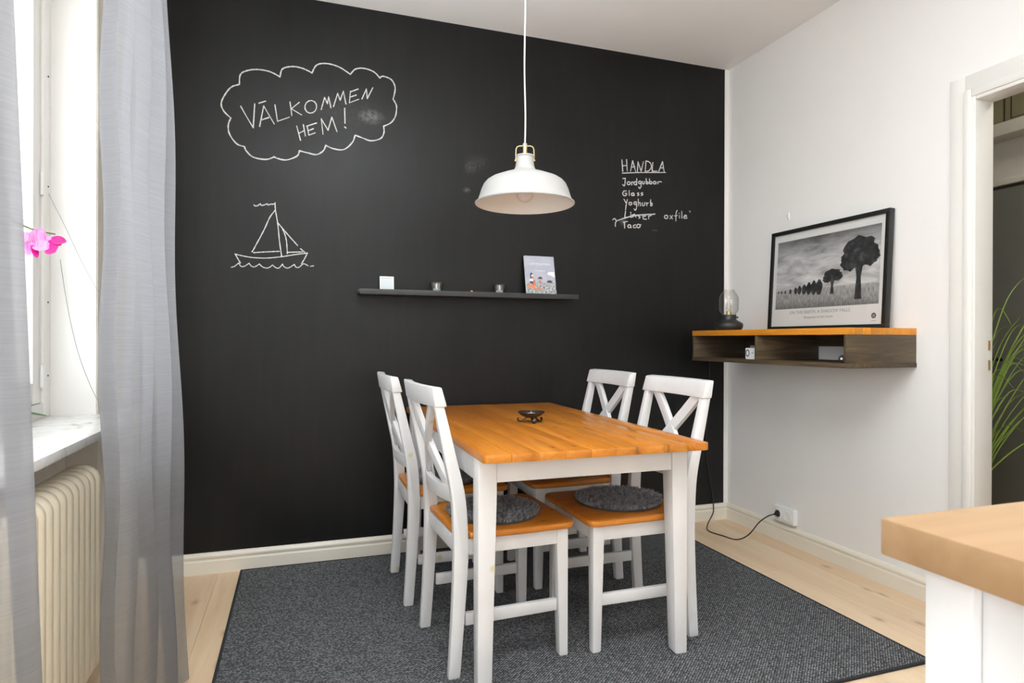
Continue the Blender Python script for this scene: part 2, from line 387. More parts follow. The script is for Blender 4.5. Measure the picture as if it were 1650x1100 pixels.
# ------------------------------------------------------------------ room shell
WX, WY, CZ, LX = 2.566, 3.300, 2.829, -0.70
YB = -2.60
floor = struct(MB().box(-1.05, 2.70, YB-0.1, WY+0.15, -0.10, -0.004).build('floor', 'dark_line', smooth=False))
pw = 0.2; x = -0.962
row = 0
while x < 2.60:
    y = YB-0.05-random.random()*1.5
    x1 = min(x+pw, 2.64); x0 = max(x, -0.80)
    while y < WY:
        L = 1.9+random.random()*0.7
        ya, yb = max(y, YB), min(y+L, WY)
        if yb-ya > 0.02 and x1-x0 > 0.02:
            o = MB().box(x0+0.0005, x1-0.0005, ya+0.0005, yb-0.0005, -0.004, 0).build('plank', 'birch_floor', floor, smooth=False)
        y += L
    x += pw; row += 1
struct(MB().box(-1.05, 2.70, WY, WY+0.15, 0, CZ).build('wall_back', 'blackboard', smooth=False), 'matte black chalkboard wall with faint smudges')
struct(MB().box(2.538, WX, WY-0.0025, WY, 0.10, CZ).build('trim_1', 'wall_white', smooth=False), 'narrow white strip beside the chalkboard corner')
struct(MB().box(-1.05, 3.85, YB-0.15, WY+0.15, CZ, CZ+0.1).build('ceiling', 'ceiling_white', smooth=False))
DY0, DY1, DZ = 0.93, 1.764, 2.088
w = MB(); XT = WX+0.075
w.box(WX, XT, DY1, WY, 0, CZ).box(WX, XT, DY0, DY1, DZ, CZ).box(WX, XT, YB, DY0, 0, CZ)
struct(w.build('wall_right', 'wall_white', smooth=False), 'white painted wall with a doorway')
# window wall with reveal and radiator niche
OY0, OY1, SZ, OZ1 = 0.95, 2.664, 0.845, 2.52
w = MB(); LB = -1.05
w.box(LB, LX, OY1, WY, 0, CZ).box(LB, LX, YB, -2.1, 0, CZ).box(LB, LX, -0.4, OY0, 0, CZ).box(LB, LX, -2.1, -0.4, 2.1, CZ).box(LB, LX, OY0, OY1, OZ1, CZ).box(LB, -0.80, OY0, OY1, 0, SZ-0.026)
struct(w.build('wall_left', 'niche_plaster', smooth=False), 'pale window wall with deep window recess and radiator niche')
w = MB(); w.box(LB, -0.8, YB-0.15, YB, 0, CZ)
w.box(-0.8, -0.45, YB-0.15, YB, 0, CZ).box(1.95, XT, YB-0.15, YB, 0, CZ).box(-0.45, 1.95, YB-0.15, YB, 2.4, CZ).box(-0.45, 1.95, YB-0.15, YB, 0, 1.0)
struct(w.build('wall_rear', 'wall_white', smooth=False))
# white panelled lining of the window reveal
struct(MB().box(-0.845, LX-0.004, OY1-0.006, OY1, SZ, OZ1).build('trim_2', 'trim_white', smooth=False), 'white lining of the window recess')
# window frame and sashes
win = struct(empty('window_1', (-0.87, 1.8, SZ)), 'white wooden window with bright panes')
def wpart(name, mat, *b, parent=win, bevel=0.003):
    m = MB()
    for q in b: m.box(q[0]+0.87, q[1]+0.87, q[2]-1.8, q[3]-1.8, q[4]-SZ, q[5]-SZ)
    return m.build(name, mat, parent, bevel)
wpart('frame', 'trim_white', (-0.93, -0.845, 2.592, 2.664, SZ, OZ1), (-0.93, -0.845, OY0, OY0+0.07, SZ, OZ1), (-0.93, -0.845, OY0+0.07, 2.592, SZ, SZ+0.05), (-0.93, -0.845, OY0+0.07, 2.592, OZ1-0.06, OZ1))
for (a, c) in ((1.025, 1.80), (1.805, 2.588)):
    sash = wpart('sash', 'trim_white', (-0.915, -0.852, a, a+0.065, SZ+0.052, OZ1-0.062), (-0.915, -0.852, c-0.065, c, SZ+0.052, OZ1-0.062),
                 (-0.915, -0.852, a+0.065, c-0.065, SZ+0.052, SZ+0.125), (-0.915, -0.852, a+0.065, c-0.065, OZ1-0.13, OZ1-0.062))
    wpart('pane', 'pane_glass', (-0.89, -0.886, a+0.06, c-0.06, SZ+0.12, OZ1-0.12), parent=sash, bevel=0)
wpart('hinge', 'plastic_white', (-0.852, -0.842, 2.58, 2.60, 0.95, 1.03), (-0.852, -0.842, 2.58, 2.60, 1.62, 1.70))
for z in (0.99, 1.25, 1.66, 2.05): 
    m = MB().lathe([(0.003, 0), (0.003, 0.002), (0.0, 0.0022)], 8); o = m.build('screw', 'iron_bolt', win)
    o.location = (0.026, 0.83, z-SZ); o.rotation_euler = (0, PI/2, 0)
# marble sill
sill = MB().box(-0.845, -0.562, OY0-0.03, 2.755, SZ-0.026, SZ)
sill_o = tag(sill.build('window_sill', 'marble', bevel=0.003), 'white marble window sill with grey specks above the radiator', 'window sill')

# baseboards with stepped profile
def base_prof(): return [(0, 0), (0.016, 0), (0.016, 0.060), (0.013, 0.066), (0.013, 0.072), (0.0165, 0.078), (0.0165, 0.086), (0.008, 0.098), (0, 0.100)]
m = MB(); m.loft([[(X, WY-d, z) for d, z in base_prof()] for X in (LX, WX-0.0005)]); struct(m.build('baseboard_back', 'base_cream', angle=25))
m = MB(); m.loft([[(WX-d, Y, z) for d, z in base_prof()] for Y in (WY-0.0005, DY1+0.108)]); struct(m.build('baseboard_right', 'base_cream', angle=25))

# door casing and jamb
dc = struct(MB().box(XT-0.001, XT+0.012, DY1, DY1+0.09, 0, DZ+0.09).build('door_1', 'trim_white', bevel=0.002), 'white doorway casing opening to the hall')
def casing(name, segs, bv=0.003):
    m = MB()
    for q in segs: m.box(*q)
    return m.build(name, 'trim_white', dc, bv)
casing('casing_board', [(WX-0.010, WX, DY1+0.045, DY1+0.108, 0, DZ+0.108), (WX-0.010, WX, DY0-0.108, DY1+0.045, DZ+0.045, DZ+0.108), (WX-0.010, WX, DY0-0.108, DY0-0.045, 0, DZ+0.045)])
casing('casing_moulding', [(WX-0.022, WX, DY1+0.012, DY1+0.046, 0, DZ+0.046), (WX-0.022, WX, DY0-0.046, DY1+0.012, DZ+0.012, DZ+0.046), (WX-0.022, WX, DY0-0.046, DY0-0.012, 0, DZ+0.012)], 0.006)
casing('jamb', [(WX-0.016, XT+0.012, DY1-0.002, DY1+0.013, 0, DZ+0.013), (WX-0.016, XT+0.012, DY0, DY1-0.002, DZ-0.002, DZ+0.013), (WX-0.016, XT+0.012, DY0-0.013, DY0+0.002, 0, DZ+0.013)], 0.003)
for z0, z1 in ((1.085, 1.125), (1.005, 1.045)):
    MB().box(XT-0.016, XT-0.004, DY1-0.004, DY1-0.002, z0, z1).build('strike_plate', 'brass', dc)

# ------------------------------------------------------------------ hall beyond the doorway
HX = 3.75
struct(MB().box(XT+0.012, HX+0.1, 0.3, 3.45, -0.1, 0).build('floor_hall', 'birch_floor', smooth=False))
struct(MB().box(HX, HX+0.1, 0.3, 3.45, 0, CZ).build('wall_hall', 'hall_grey', smooth=False))
m = MB().box(XT, HX, 3.30, 3.45, 0, CZ).box(XT, HX, 0.2, 0.3, 0, CZ); struct(m.build('wall_hall_ends', 'hall_olive', smooth=False))
ed = struct(empty('door_2', (HX, 2.1, 0)), 'dark grey entrance door in the hall')
MB().box(-0.03, 0, -0.42, 0.46, 0.01, 1.975).build('leaf', 'hall_door_grey', ed, 0.004)
MB().box(-0.045, 0, -0.50, 0.54, 1.992, 2.03).box(-0.045, 0, 0.47, 0.54, 0, 1.992).box(-0.045, 0, -0.50, -0.43, 0, 1.992).build('door_frame', 'hall_grey', ed, 0.004)
MB().box(-0.02, 0, -0.43, 0.47, 1.975, 1.992).build('shadow_gap', 'dark_line', ed)
for z, r in ((1.13, 0.026), (0.915, 0.03)):
    k = MB().lathe([(r*0.9, 0), (r, 0.006), (r*0.95, 0.02), (0.0001, 0.024)], 20).build('lock', 'iron_bolt', ed)
    k.location = (-0.03, 0.395, z); k.rotation_euler = (0, -PI/2, 0)
h = MB().tube([(-0.03, 0.40, 1.02), (-0.075, 0.40, 1.02), (-0.08, 0.385, 1.02), (-0.08, 0.29, 1.02)], 0.009, 10).build('door_handle', 'iron_bolt', ed)
struct(MB().box(HX-0.13, HX, 0.3, 3.3, 2.245, 2.315).build('trim_3', 'hall_grey', bevel=0.004), 'grey ledge above the entrance door')
cb = tag(empty('wall_cupboard', (HX, 2.2, 2.315)), 'olive panelled high cupboard above the hall ledge', 'cupboard')
MB().box(-0.05, 0, -0.9, 0.9, 0, 0.50).build('cupboard_front', 'hall_olive', cb, 0.003)
for (a, c) in ((-0.85, 0.20),):
    MB().box(-0.056, -0.05, a, c, 0.015, 0.48).build('moulding_line', 'dark_line', cb)
    MB().box(-0.060, -0.05, a+0.008, c-0.008, 0.015, 0.472).build('door_panel', 'hall_olive', cb, 0.002)
    MB().box(-0.063, -0.05, a+0.04, c-0.04, 0.03, 0.44).build('inner_line', 'dark_line', cb)
    MB().box(-0.066, -0.05, a+0.046, c-0.046, 0.03, 0.434).build('inner_panel', 'hall_olive', cb, 0.002)
# tall grass plant in the hall
gp = tag(empty('grass_plant', (3.02, 2.16, 0)), 'tall thin bladed green plant beyond the doorway', 'plant')
MB().lathe([(0.09, 0), (0.13, 0.24), (0.135, 0.26), (0.12, 0.26), (0.11, 0.23)], 24).build('pot', 'terracotta', gp)
MB().lathe([(0.0001, 0.232), (0.112, 0.232)], 24).build('soil', 'soil', gp)
m = MB()
def blade(pts, w):
    P = catmull(pts, 6)
    for side in (0, 1):
        ring = []
    n = len(P); rings = []
    for i, p in enumerate(P):
        ww = w*(1-0.92*(i/(n-1))**1.6)
        t = (P[min(i+1, n-1)]-P[max(i-1, 0)]).normalized(); sd = t.cross(Vector((0.8, 0.5, 0.1))).normalized()
        up = sd.cross(t)
        rings.append([p-sd*ww, p+up*ww*0.35, p+sd*ww, p-up*ww*0.2])
    m.loft(rings)
for k in range(70):
    a = random.random()*2*PI; r0 = random.random()*0.05; reach = 0.1+random.random()*0.42; top = 0.5+random.random()*0.75
    bx, by = math.cos(a), math.sin(a)
    if bx < -0.3: reach = min(reach, 0.26/-bx)
    droop = random.random()*0.35
    blade([(bx*r0, by*r0, 0.23), (bx*(r0+reach*0.25), by*(r0+reach*0.25), 0.23+top*0.5), (bx*(r0+reach*0.65), by*(r0+reach*0.65), 0.23+top*0.85), (bx*(r0+reach), by*(r0+reach), 0.23+top*(1-droop*0.6))], 0.0028+random.random()*0.0022)
o = m.build('blades', 'grass_blade', gp); o['kind'] = 'stuff'

# ------------------------------------------------------------------ chalk drawings
STK = [0]
def stroke(mb, pts, w, smooth):
    P = [Vector(p) for p in pts]
    P = catmull(P, 5) if smooth and len(P) > 2 else P
    n = len(P)
    for i in range(n-1):
        a, c = P[i], P[i+1]; d = c-a
        if d.length < 1e-5: continue
        sd = Vector((d.z, 0, -d.x)).normalized()
        e = d.normalized()*w*0.35
        wa = w*(0.45+0.1*math.sin(i*1.7+a.x*90)); wb = w*(0.45+0.1*math.sin((i+1)*1.7+c.x*90))
        q = [a-e-sd*wa, c+e-sd*wb, c+e+sd*wb, a-e+sd*wa]
        STK[0] += 1; dep = 0.0006+0.00002*(STK[0]*7 % 29)
        f = [Vector((p.x, WY, p.z)) for p in q]; g = [Vector((p.x, WY-dep, p.z)) for p in q]
        mb.hexa([*f, *g])
def chalk_obj(name, strokes, org, sc, w, parent, smooth=True):
    m = MB()
    for st in strokes:
        stroke(m, [on_y(org[0]+a*sc, org[1]+c*sc, WY) for a, c in st], w, smooth)
    o = m.build(name, 'chalk', parent, smooth=False); return o
def circ(cx, cy_, rx, ry=None, tilt=0, a0=-1.2):
    ry = ry or rx
    return [(cx+rx*math.cos(a0+k*2*PI/12)*math.cos(tilt)-ry*math.sin(a0+k*2*PI/12)*math.sin(tilt), cy_+rx*math.cos(a0+k*2*PI/12)*math.sin(tilt)+ry*math.sin(a0+k*2*PI/12)*math.cos(tilt)) for k in range(13)]
O1, S1 = (340, 80), 0.20606
cloud = [[(222, 272), (230, 195), (280, 165), (360, 155), (460, 172), (540, 213)], [(540, 213), (560, 150), (640, 132), (720, 148), (790, 182)],
 [(790, 182), (825, 122), (900, 108), (1000, 135), (1090, 193)], [(1090, 193), (1130, 152), (1200, 147), (1275, 175), (1320, 222)],
 [(1320, 222), (1345, 208), (1410, 235), (1440, 300), (1424, 388)], [(1424, 388), (1450, 440), (1442, 520), (1405, 572), (1350, 598)],
 [(1350, 598), (1352, 650), (1325, 695), (1250, 712), (1185, 690), (1127, 668)], [(1127, 668), (1105, 725), (1040, 780), (960, 775), (897, 748)],
 [(897, 748), (878, 790), (825, 820), (750, 805), (692, 790)], [(692, 790), (672, 832), (590, 862), (520, 850), (494, 838)],
 [(494, 838), (430, 858), (330, 840), (275, 790), (262, 758)], [(262, 758), (200, 735), (145, 660), (135, 590), (155, 535)],
 [(155, 535), (100, 480), (80, 420), (110, 350), (160, 292), (222, 272)]]
cg = tag(empty('chalk_greeting', tuple(on_y(498, 256, WY))), 'white chalk cloud outline with the words VÄLKOMMEN HEM inside', 'chalk drawing')
cgi = Matrix.Translation(-Vector(cg.location))
def under(o, par): o.matrix_local = Matrix.Translation(-Vector(par.location)); return o
under(chalk_obj('cloud_outline', cloud, O1, S1, 0.0066, cg), cg)
L1 = {'V': [[(232, 442), (282, 530), (330, 610)], [(342, 424), (330, 610)]], 'A': [[(380, 600), (412, 440), (494, 580)], [(400, 548), (452, 530)], [(375, 418), (428, 402)]],
 'L': [[(500, 432), (520, 560), (612, 528)]], 'K': [[(618, 410), (632, 515)], [(690, 412), (628, 462), (708, 510)]], 'O': [circ(780, 447, 46, 50, 0.3)],
 'M': [[(862, 468), (888, 374), (910, 422), (920, 368), (938, 455)]], 'M2': [[(958, 445), (990, 342), (1010, 395), (1035, 325), (1055, 425)]],
 'E': [[(1090, 325), (1082, 415), (1155, 388)], [(1090, 330), (1150, 308)], [(1086, 372), (1135, 355)]], 'N': [[(1180, 385), (1215, 308), (1222, 382), (1265, 298)]]}
under(chalk_obj('lettering_valkommen', [s_ for k_ in L1.values() for s_ in k_], O1, S1, 0.0054, cg, False), cg)
L2 = [[(670, 597), (700, 708)], [(722, 586), (738, 675)], [(685, 655), (730, 632)], [(752, 598), (765, 668), (815, 650)], [(748, 598), (825, 573)], [(758, 635), (800, 618)],
 [(876, 660), (862, 540), (915, 630), (945, 528), (985, 640)], [(1045, 458), (1048, 575)], [(1045, 604), (1056, 613)]]
under(chalk_obj('lettering_hem', L2, O1, S1, 0.0056, cg, False), cg)
O2, S2 = (350, 300), 0.13636
boat = [[(685, 195), (688, 280), (715, 440), (735, 640), (760, 820)], [(435, 220), (450, 233), (480, 228), (508, 208), (520, 225), (550, 222), (590, 208), (602, 222), (630, 212), (660, 212), (685, 205)],
 [(682, 285), (620, 370), (570, 480), (520, 580), (465, 680), (425, 755), (410, 775)], [(430, 785), (520, 778), (640, 772), (735, 768)], [(715, 430), (765, 490), (860, 600), (950, 700)],
 [(985, 738), (1035, 778)], [(770, 500), (800, 570), (820, 660), (828, 795)], [(835, 780), (1010, 775)]]
hull = [[(210, 800), (300, 822), (420, 842), (580, 848), (760, 832), (900, 810), (1068, 788)], [(215, 805), (245, 858), (275, 908)], [(1065, 790), (1030, 860), (995, 915)]]
sea = [[(165, 958), (205, 945), (255, 905)], [(255, 905), (280, 945), (320, 945), (378, 908)], [(378, 908), (400, 940), (440, 952), (500, 918)], [(500, 918), (540, 955), (600, 965), (655, 930)],
 [(655, 930), (690, 960), (730, 965), (772, 918)], [(772, 918), (790, 950), (840, 965), (912, 922)], [(912, 922), (930, 955), (970, 955), (1020, 915), (1075, 940)], [(1100, 945), (1138, 940)]]
cs = tag(empty('chalk_sailboat', tuple(on_y(440, 432, WY))), 'white chalk drawing of a sailing boat on waves', 'chalk drawing')
under(chalk_obj('mast_and_sails', boat, O2, S2, 0.0050, cs), cs); under(chalk_obj('hull', hull, O2, S2, 0.0050, cs), cs); under(chalk_obj('waves', sea, O2, S2, 0.0044, cs), cs)
O3, S3 = (970, 240), 0.13633
cl = tag(empty('chalk_shopping_list', tuple(on_y(1040, 370, WY))), 'white chalk shopping list headed HANDLA and underlined', 'chalk writing')
head = [[(235, 128), (245, 265)], [(290, 125), (298, 262)], [(245, 200), (295, 192)], [(337, 262), (362, 140), (400, 272)], [(345, 215), (388, 210)], [(418, 265), (425, 150), (462, 262), (490, 150)],
 [(600, 160), (592, 262), (650, 262)], [(670, 265), (715, 150), (735, 270)], [(685, 225), (728, 222)], [(240, 285), (450, 278), (752, 278)], [(520, 145), (510, 265), (550, 260), (578, 230), (584, 200), (570, 162), (545, 147), (518, 142)]]
under(chalk_obj('heading', head, O3, S3, 0.0060, cl, False), cl)
rows = {'line_jordgubbar': [[(245, 350), (275, 345)], [(275, 345), (272, 400), (262, 435), (245, 420)], circ(315, 405, 17), [(348, 388), (352, 425)], [(350, 400), (368, 388)], circ(393, 405, 15, 18), [(410, 350), (410, 425)], circ(447, 395, 15),
   [(462, 385), (460, 440), (445, 465), (432, 450)], [(478, 385), (482, 410), (498, 410), (502, 385)], [(522, 350), (525, 412)], circ(535, 400, 12), [(560, 352), (563, 412)], circ(576, 399, 14), circ(622, 398, 15), [(636, 388), (640, 412)], [(658, 388), (662, 412)], [(660, 398), (680, 385), (702, 390)]],
 'line_glass': [[(285, 495), (255, 500), (245, 530), (258, 550), (285, 548), (290, 525), (272, 525)], [(320, 490), (322, 548)], circ(362, 535, 15), [(376, 522), (380, 550)], [(435, 518), (418, 525), (436, 540), (420, 552)], [(480, 515), (462, 525), (482, 538), (463, 550)]],
 'line_yoghurt': [[(260, 595), (288, 645)], [(300, 598), (288, 645), (278, 718)], circ(335, 645, 16), circ(392, 640, 15), [(406, 625), (408, 690), (395, 722), (378, 708)], [(428, 592), (430, 672)], [(430, 645), (448, 632), (455, 670)], [(475, 635), (480, 668), (500, 665), (505, 632)], [(525, 635), (530, 672)], [(528, 650), (548, 635)], [(575, 598), (575, 668), (592, 662), (590, 640), (575, 645)]],
 'line_linser_struck': [[(278, 735), (268, 810)], [(268, 810), (300, 805)], [(340, 765), (345, 810)], [(336, 748), (341, 750)], [(362, 775), (365, 805)], [(364, 785), (385, 770), (400, 805)], [(445, 780), (428, 790), (450, 805), (435, 820)], [(480, 800), (515, 790), (505, 775), (485, 790), (490, 825), (525, 830)], [(550, 790), (552, 825)], [(552, 795), (580, 785)], [(170, 850), (270, 815), (400, 782), (625, 768)], [(268, 817), (400, 786), (625, 771)], [(128, 835), (150, 822), (168, 850), (158, 875), (158, 915)]],
 'line_taco': [[(255, 865), (300, 855)], [(265, 870), (268, 935)], circ(322, 912, 17), [(338, 900), (345, 930)], [(395, 895), (372, 905), (375, 928), (398, 928)], circ(430, 910, 20), [(445, 897), (460, 893)]],
 'line_oxfile': [circ(758, 802, 20), [(805, 785), (832, 825)], [(835, 785), (803, 825)], [(888, 725), (875, 760), (872, 850)], [(858, 790), (890, 785)], [(915, 785), (915, 815)], [(910, 760), (915, 761)], [(942, 735), (945, 818)], [(968, 800), (1000, 795), (985, 780), (968, 800), (975, 820), (1005, 815)]],
 'accent_mark': [[(1035, 733), (1042, 745)]]}
for nm, st in rows.items(): under(chalk_obj(nm, st, O3, S3, 0.0058, cl), cl)

# ------------------------------------------------------------------ rug
rg = tag(empty('rug', (0.915, 2.43, 0)), 'dark grey woven flat rug under the dining table', 'rug')
MB().prism(rrect(-1.175, 1.175, -0.84, 0.84, 0.012, 3), 0.0005, 0.008).build('weave', 'rug', rg, smooth=False)
m = MB()
for q in ((-1.178, 1.178, -0.846, -0.834), (-1.178, 1.178, 0.834, 0.846), (-1.181, -1.169, -0.846, 0.846), (1.169, 1.181, -0.846, 0.846)): m.box(*q, 0.0004, 0.0095)
m.build('border', 'rug_edge', rg, 0.003)
RZ = 0.0085

# ------------------------------------------------------------------ dining table
TX0, TX1, TY0, TY1, TZ = 0.530, 1.342, 1.815, 3.272, 0.770
tcx, tcy = (TX0+TX1)/2, (TY0+TY1)/2
tb = tag(empty('dining_table', (tcx, tcy, RZ)), 'honey pine dining table with white painted legs and apron', 'dining table')
TT = 0.026; nb = 9; bw = (TX1-TX0)/nb
def loc(x_, y_, z_): return (x_-tcx, y_-tcy, z_-RZ)
top = MB().box(*[v for a in ((TX0+0.03-tcx, TX1-0.03-tcx), (TY0+0.02-tcy, TY1-0.02-tcy), (TZ-TT+0.002-RZ, TZ-0.004-RZ)) for v in a]).build('tabletop', 'pine_table', tb, smooth=False)
for i in range(nb):
    a, c = TX0+i*bw+0.0002, TX0+(i+1)*bw-0.0002
    ya, yb = TY0, TY1; out = []
    r = 0.018
    L, Rr = (r if i == 0 else 0), (r if i == nb-1 else 0)
    def corner(cx, cy_, a0, rr):
        return [(cx+rr*math.cos(a0+PI/2*k/4), cy_+rr*math.sin(a0+PI/2*k/4)) for k in range(5)] if rr else [(cx, cy_)]
    out = corner(c-Rr, yb-Rr, 0, Rr)+corner(a+L, yb-L, PI/2, L)+corner(a+L, ya+L, PI, L)+corner(c-Rr, ya+Rr, 1.5*PI, Rr)
    m = MB().prism([(p-tcx, q-tcy) for p, q in out], TZ-TT-RZ, TZ-RZ)
    m.build('board', 'pine_table', top, 0.0028 if i in (0, nb-1) else 0.0012, 2)
def tleg(ox, oy, sx, sy_):   # outer corner, inward directions
    t_, b_ = 0.063, 0.048; z0, z1 = RZ, TZ-TT
    def q(s_, z_): return [loc(ox, oy, z_), loc(ox+sx*s_, oy, z_), loc(ox+sx*s_, oy+sy_*s_, z_), loc(ox, oy+sy_*s_, z_)]
    MB().loft([q(b_-0.006, z0), q(b_, z0+0.006), q(t_, 0.62), q(t_, z1)]).build('leg', 'white_paint', tb, 0.004)
LX0, LX1, LY0, LY1 = 0.537, 1.311, 1.902, 3.20
for ox, sx in ((LX0, 1), (LX1, -1)):
    for oy, sy_ in ((LY0, 1), (LY1, -1)): tleg(ox, oy, sx, sy_)
def apron(x0, x1, y0, y1):
    a, c = loc(x0, y0, 0.664), loc(x1, y1, TZ-TT); MB().box(a[0], c[0], a[1], c[1], a[2], c[2]).build('apron', 'white_paint', tb, 0.002)
apron(LX0+0.064, LX1-0.064, LY0+0.006, LY0+0.028); apron(LX0+0.064, LX1-0.064, LY1-0.028, LY1-0.006)
apron(LX0+0.006, LX0+0.028, LY0+0.064, LY1-0.064); apron(LX1-0.028, LX1-0.006, LY0+0.064, LY1-0.064)

# ------------------------------------------------------------------ chairs (local: faces +x, width along y)
def smooth_prof(P, n=5): return [tuple(v) for v in catmull([Vector((a, b_, c)) for a, b_, c in P], n)]
BACK = smooth_prof([(-.206, 0, .040), (-.193, .2, .044), (-.184, .38, .050), (-.185, .48, .050), (-.194, .60, .047), (-.220, .72, .042), (-.256, .88, .034), (-.268, .935, .029)])
def back_x(z):
    for (a, za, _), (c, zc, _) in zip(BACK[:-1], BACK[1:]):
        if za <= z <= zc: return a+(c-a)*(z-za)/(zc-za)
    return BACK[-1][0]-(z-BACK[-1][1])*0.24
def make_chair():
    r = empty('dining_chair')
    for s in (-1, 1):
        y0, y1 = sorted((s*0.182, s*0.212))
        outline = [(a-w_/2, z) for a, z, w_ in BACK]+[(a+w_/2, z) for a, z, w_ in BACK[::-1]]
        m = MB()
        m.loft([[(p, y0, q) for p, q in outline], [(p, y1, q) for p, q in outline]])
        m.build('rear_leg', 'white_paint', r, 0.005)
        yo = s*0.204
        def q(h_, z_): return [(0.212, yo, z_), (0.212-h_, yo, z_), (0.212-h_, yo-s*h_, z_), (0.212, yo-s*h_, z_)]
        MB().loft([q(0.028, 0), q(0.033, 0.006), q(0.044, 0.40), q(0.044, 0.452)]).build('front_leg', 'white_paint', r, 0.005)
        ya, yb = sorted((s*0.186, s*0.206))
        MB().box(-0.165, 0.172, *sorted((s*0.196, s*0.178)), 0.162, 0.204).build('stretcher', 'white_paint', r, 0.003)
        MB().box(-0.165, 0.172, *sorted((s*0.200, s*0.182)), 0.398, 0.452).build('side_apron', 'white_paint', r, 0.002)
    MB().box(0.190, 0.208, -0.164, 0.164, 0.398, 0.452).build('front_apron', 'white_paint', r, 0.002)
    MB().box(-0.195, -0.177, -0.186, 0.186, 0.398, 0.452).build('rear_apron', 'white_paint', r, 0.002)
    # seat board: wider in front, notched between the rear legs
    o = []
    def arc(cx, cy_, rr, a0, a1, n=6): return [(cx+rr*math.cos(a0+(a1-a0)*k/n), cy_+rr*math.sin(a0+(a1-a0)*k/n)) for k in range(n+1)]
    o += arc(0.235-0.04, 0.226-0.04, 0.04, 0, PI/2)+[(0.0, 0.224), (-0.155, 0.214), (-0.158, 0.178), (-0.195, 0.176)]
    o += [(-0.195, -0.176), (-0.158, -0.178), (-0.155, -0.214), (0.0, -0.224)]+arc(0.235-0.04, -0.226+0.04, 0.04, -PI/2, 0)
    MB().prism(o, 0.4525, 0.476).build('seat', 'pine_seat', r, 0.009, 3)
    # curved crest rail
    rings = []
    for k in range(9):
        u = -1+k/4; y = u*0.218; bow = -0.020*(1-u*u)
        def P(dx, z): return (back_x(min(z, .93))+bow+0.004+dx-(0.24*(z-.93) if z > .93 else 0), y, z)
        rings.append([P(-0.021, 0.894), P(0.021, 0.894), P(0.017, 0.958), P(-0.016, 0.962)])
    MB().loft(rings).build('crest_rail', 'white_paint', r, 0.005)
    rings = []
    for k in range(9):
        u = -1+k/4; y = u*0.184; bow = -0.028*(1-u*u)
        def P(dx, z): return (back_x(z)+bow+dx, y, z)
        rings.append([P(-0.010, 0.568), P(0.012, 0.568), P(0.012, 0.622), P(-0.010, 0.622)])
    MB().loft(rings).build('lower_rail', 'white_paint', r, 0.003)
    for s in (-1, 1):
        rings = []
        for k in range(9):
            u = -1+k/4; z = 0.754+0.152*u; y = s*u*0.152; bow = -0.016*(1-(y/0.2)**2)
            w_ = 0.021; dxt = s*0.0006
            ln = math.hypot(0.152, 0.152); nx, nz = 0.152/ln, -s*0.152/ln
            c = Vector((back_x(z)+bow+dxt, y, z))
            rings.append([c+Vector((dx, s_*w_*nx, s_*w_*nz)) for dx, s_ in ((-0.009, -1), (0.010, -1), (0.010, 1), (-0.009, 1))])
        MB().loft(rings).build('cross_slat', 'white_paint', r, 0.002)
    return r
ch = make_chair()
CG = 'white dining chairs with pine seats'
spots = [((0.680, 2.215), 0.05, 'white cross-back chair, nearest camera, on the curtain side of the table'),
         ((0.642, 2.815), 0.0, 'white cross-back chair by the chalkboard, on the curtain side of the table'),
         ((1.200, 2.206), PI+0.005, 'white cross-back chair, nearest camera, on the picture side of the table'),
         ((1.212, 2.800), PI, 'white cross-back chair by the chalkboard, on the picture side of the table')]
chairs = []
for i, ((px_, py_), rz, lab) in enumerate(spots):
    o = ch if i == 0 else copy_tree(ch)
    o.location = (px_, py_, RZ); o.rotation_euler = (0, 0, rz); tag(o, lab, 'chair', CG); chairs.append(o)

# shaggy round seat pads
def make_pad():
    r = empty('seat_pad')
    MB().lathe([(0.0001, 0), (0.163, 0), (0.166, 0.004), (0.160, 0.009), (0.0001, 0.011)], 40).build('backing', 'pad_base', r)
    m = bmesh.new()
    for k in range(7600):
        rr = 0.166*math.sqrt(random.random()); a = random.random()*2*PI
        base = Vector((rr*math.cos(a), rr*math.sin(a), 0.008)); da = random.random()*2*PI
        lean = Vector((math.cos(da), math.sin(da), 0))*0.010+Vector((math.cos(a), math.sin(a), 0))*0.008*(rr/0.166)
        hh = 0.008+random.random()*0.012; w_ = 0.0010+random.random()*0.0012
        sd = Vector((-math.sin(da), math.cos(da), 0))*w_
        mid = base+lean*0.5+Vector((0, 0, hh*0.75)); tip = base+lean*1.35+Vector((0, 0, hh))
        v = [m.verts.new(p) for p in (base-sd, base+sd, mid+sd, mid-sd, tip)]
        m.faces.new(v[:4]); m.faces.new((v[3], v[2], v[4]))
    mb = MB(); mb.b.free(); mb.b = m
    o = mb.build('pile', 'fur', r, smooth=False); o['kind'] = 'stuff'
    return r
pad = make_pad()
pl = ['shaggy grey round pad on the nearest chair on the curtain side', 'shaggy grey round pad on the far chair on the curtain side',
      'shaggy grey round pad on the nearest chair on the picture side', 'shaggy grey round pad on the far chair on the picture side']
for i, (c, lab, off) in enumerate(zip(chairs, pl, ((0.0, -0.01), (0.0, 0.0), (0.0, 0.0), (0.0, 0.0)))):
    o = pad if i == 0 else copy_tree(pad)
    o.location = (c.location.x+off[0], c.location.y+off[1], RZ+0.4765); o.rotation_euler = (0, 0, i*1.3); tag(o, lab, 'seat pad', 'shaggy round seat pads')

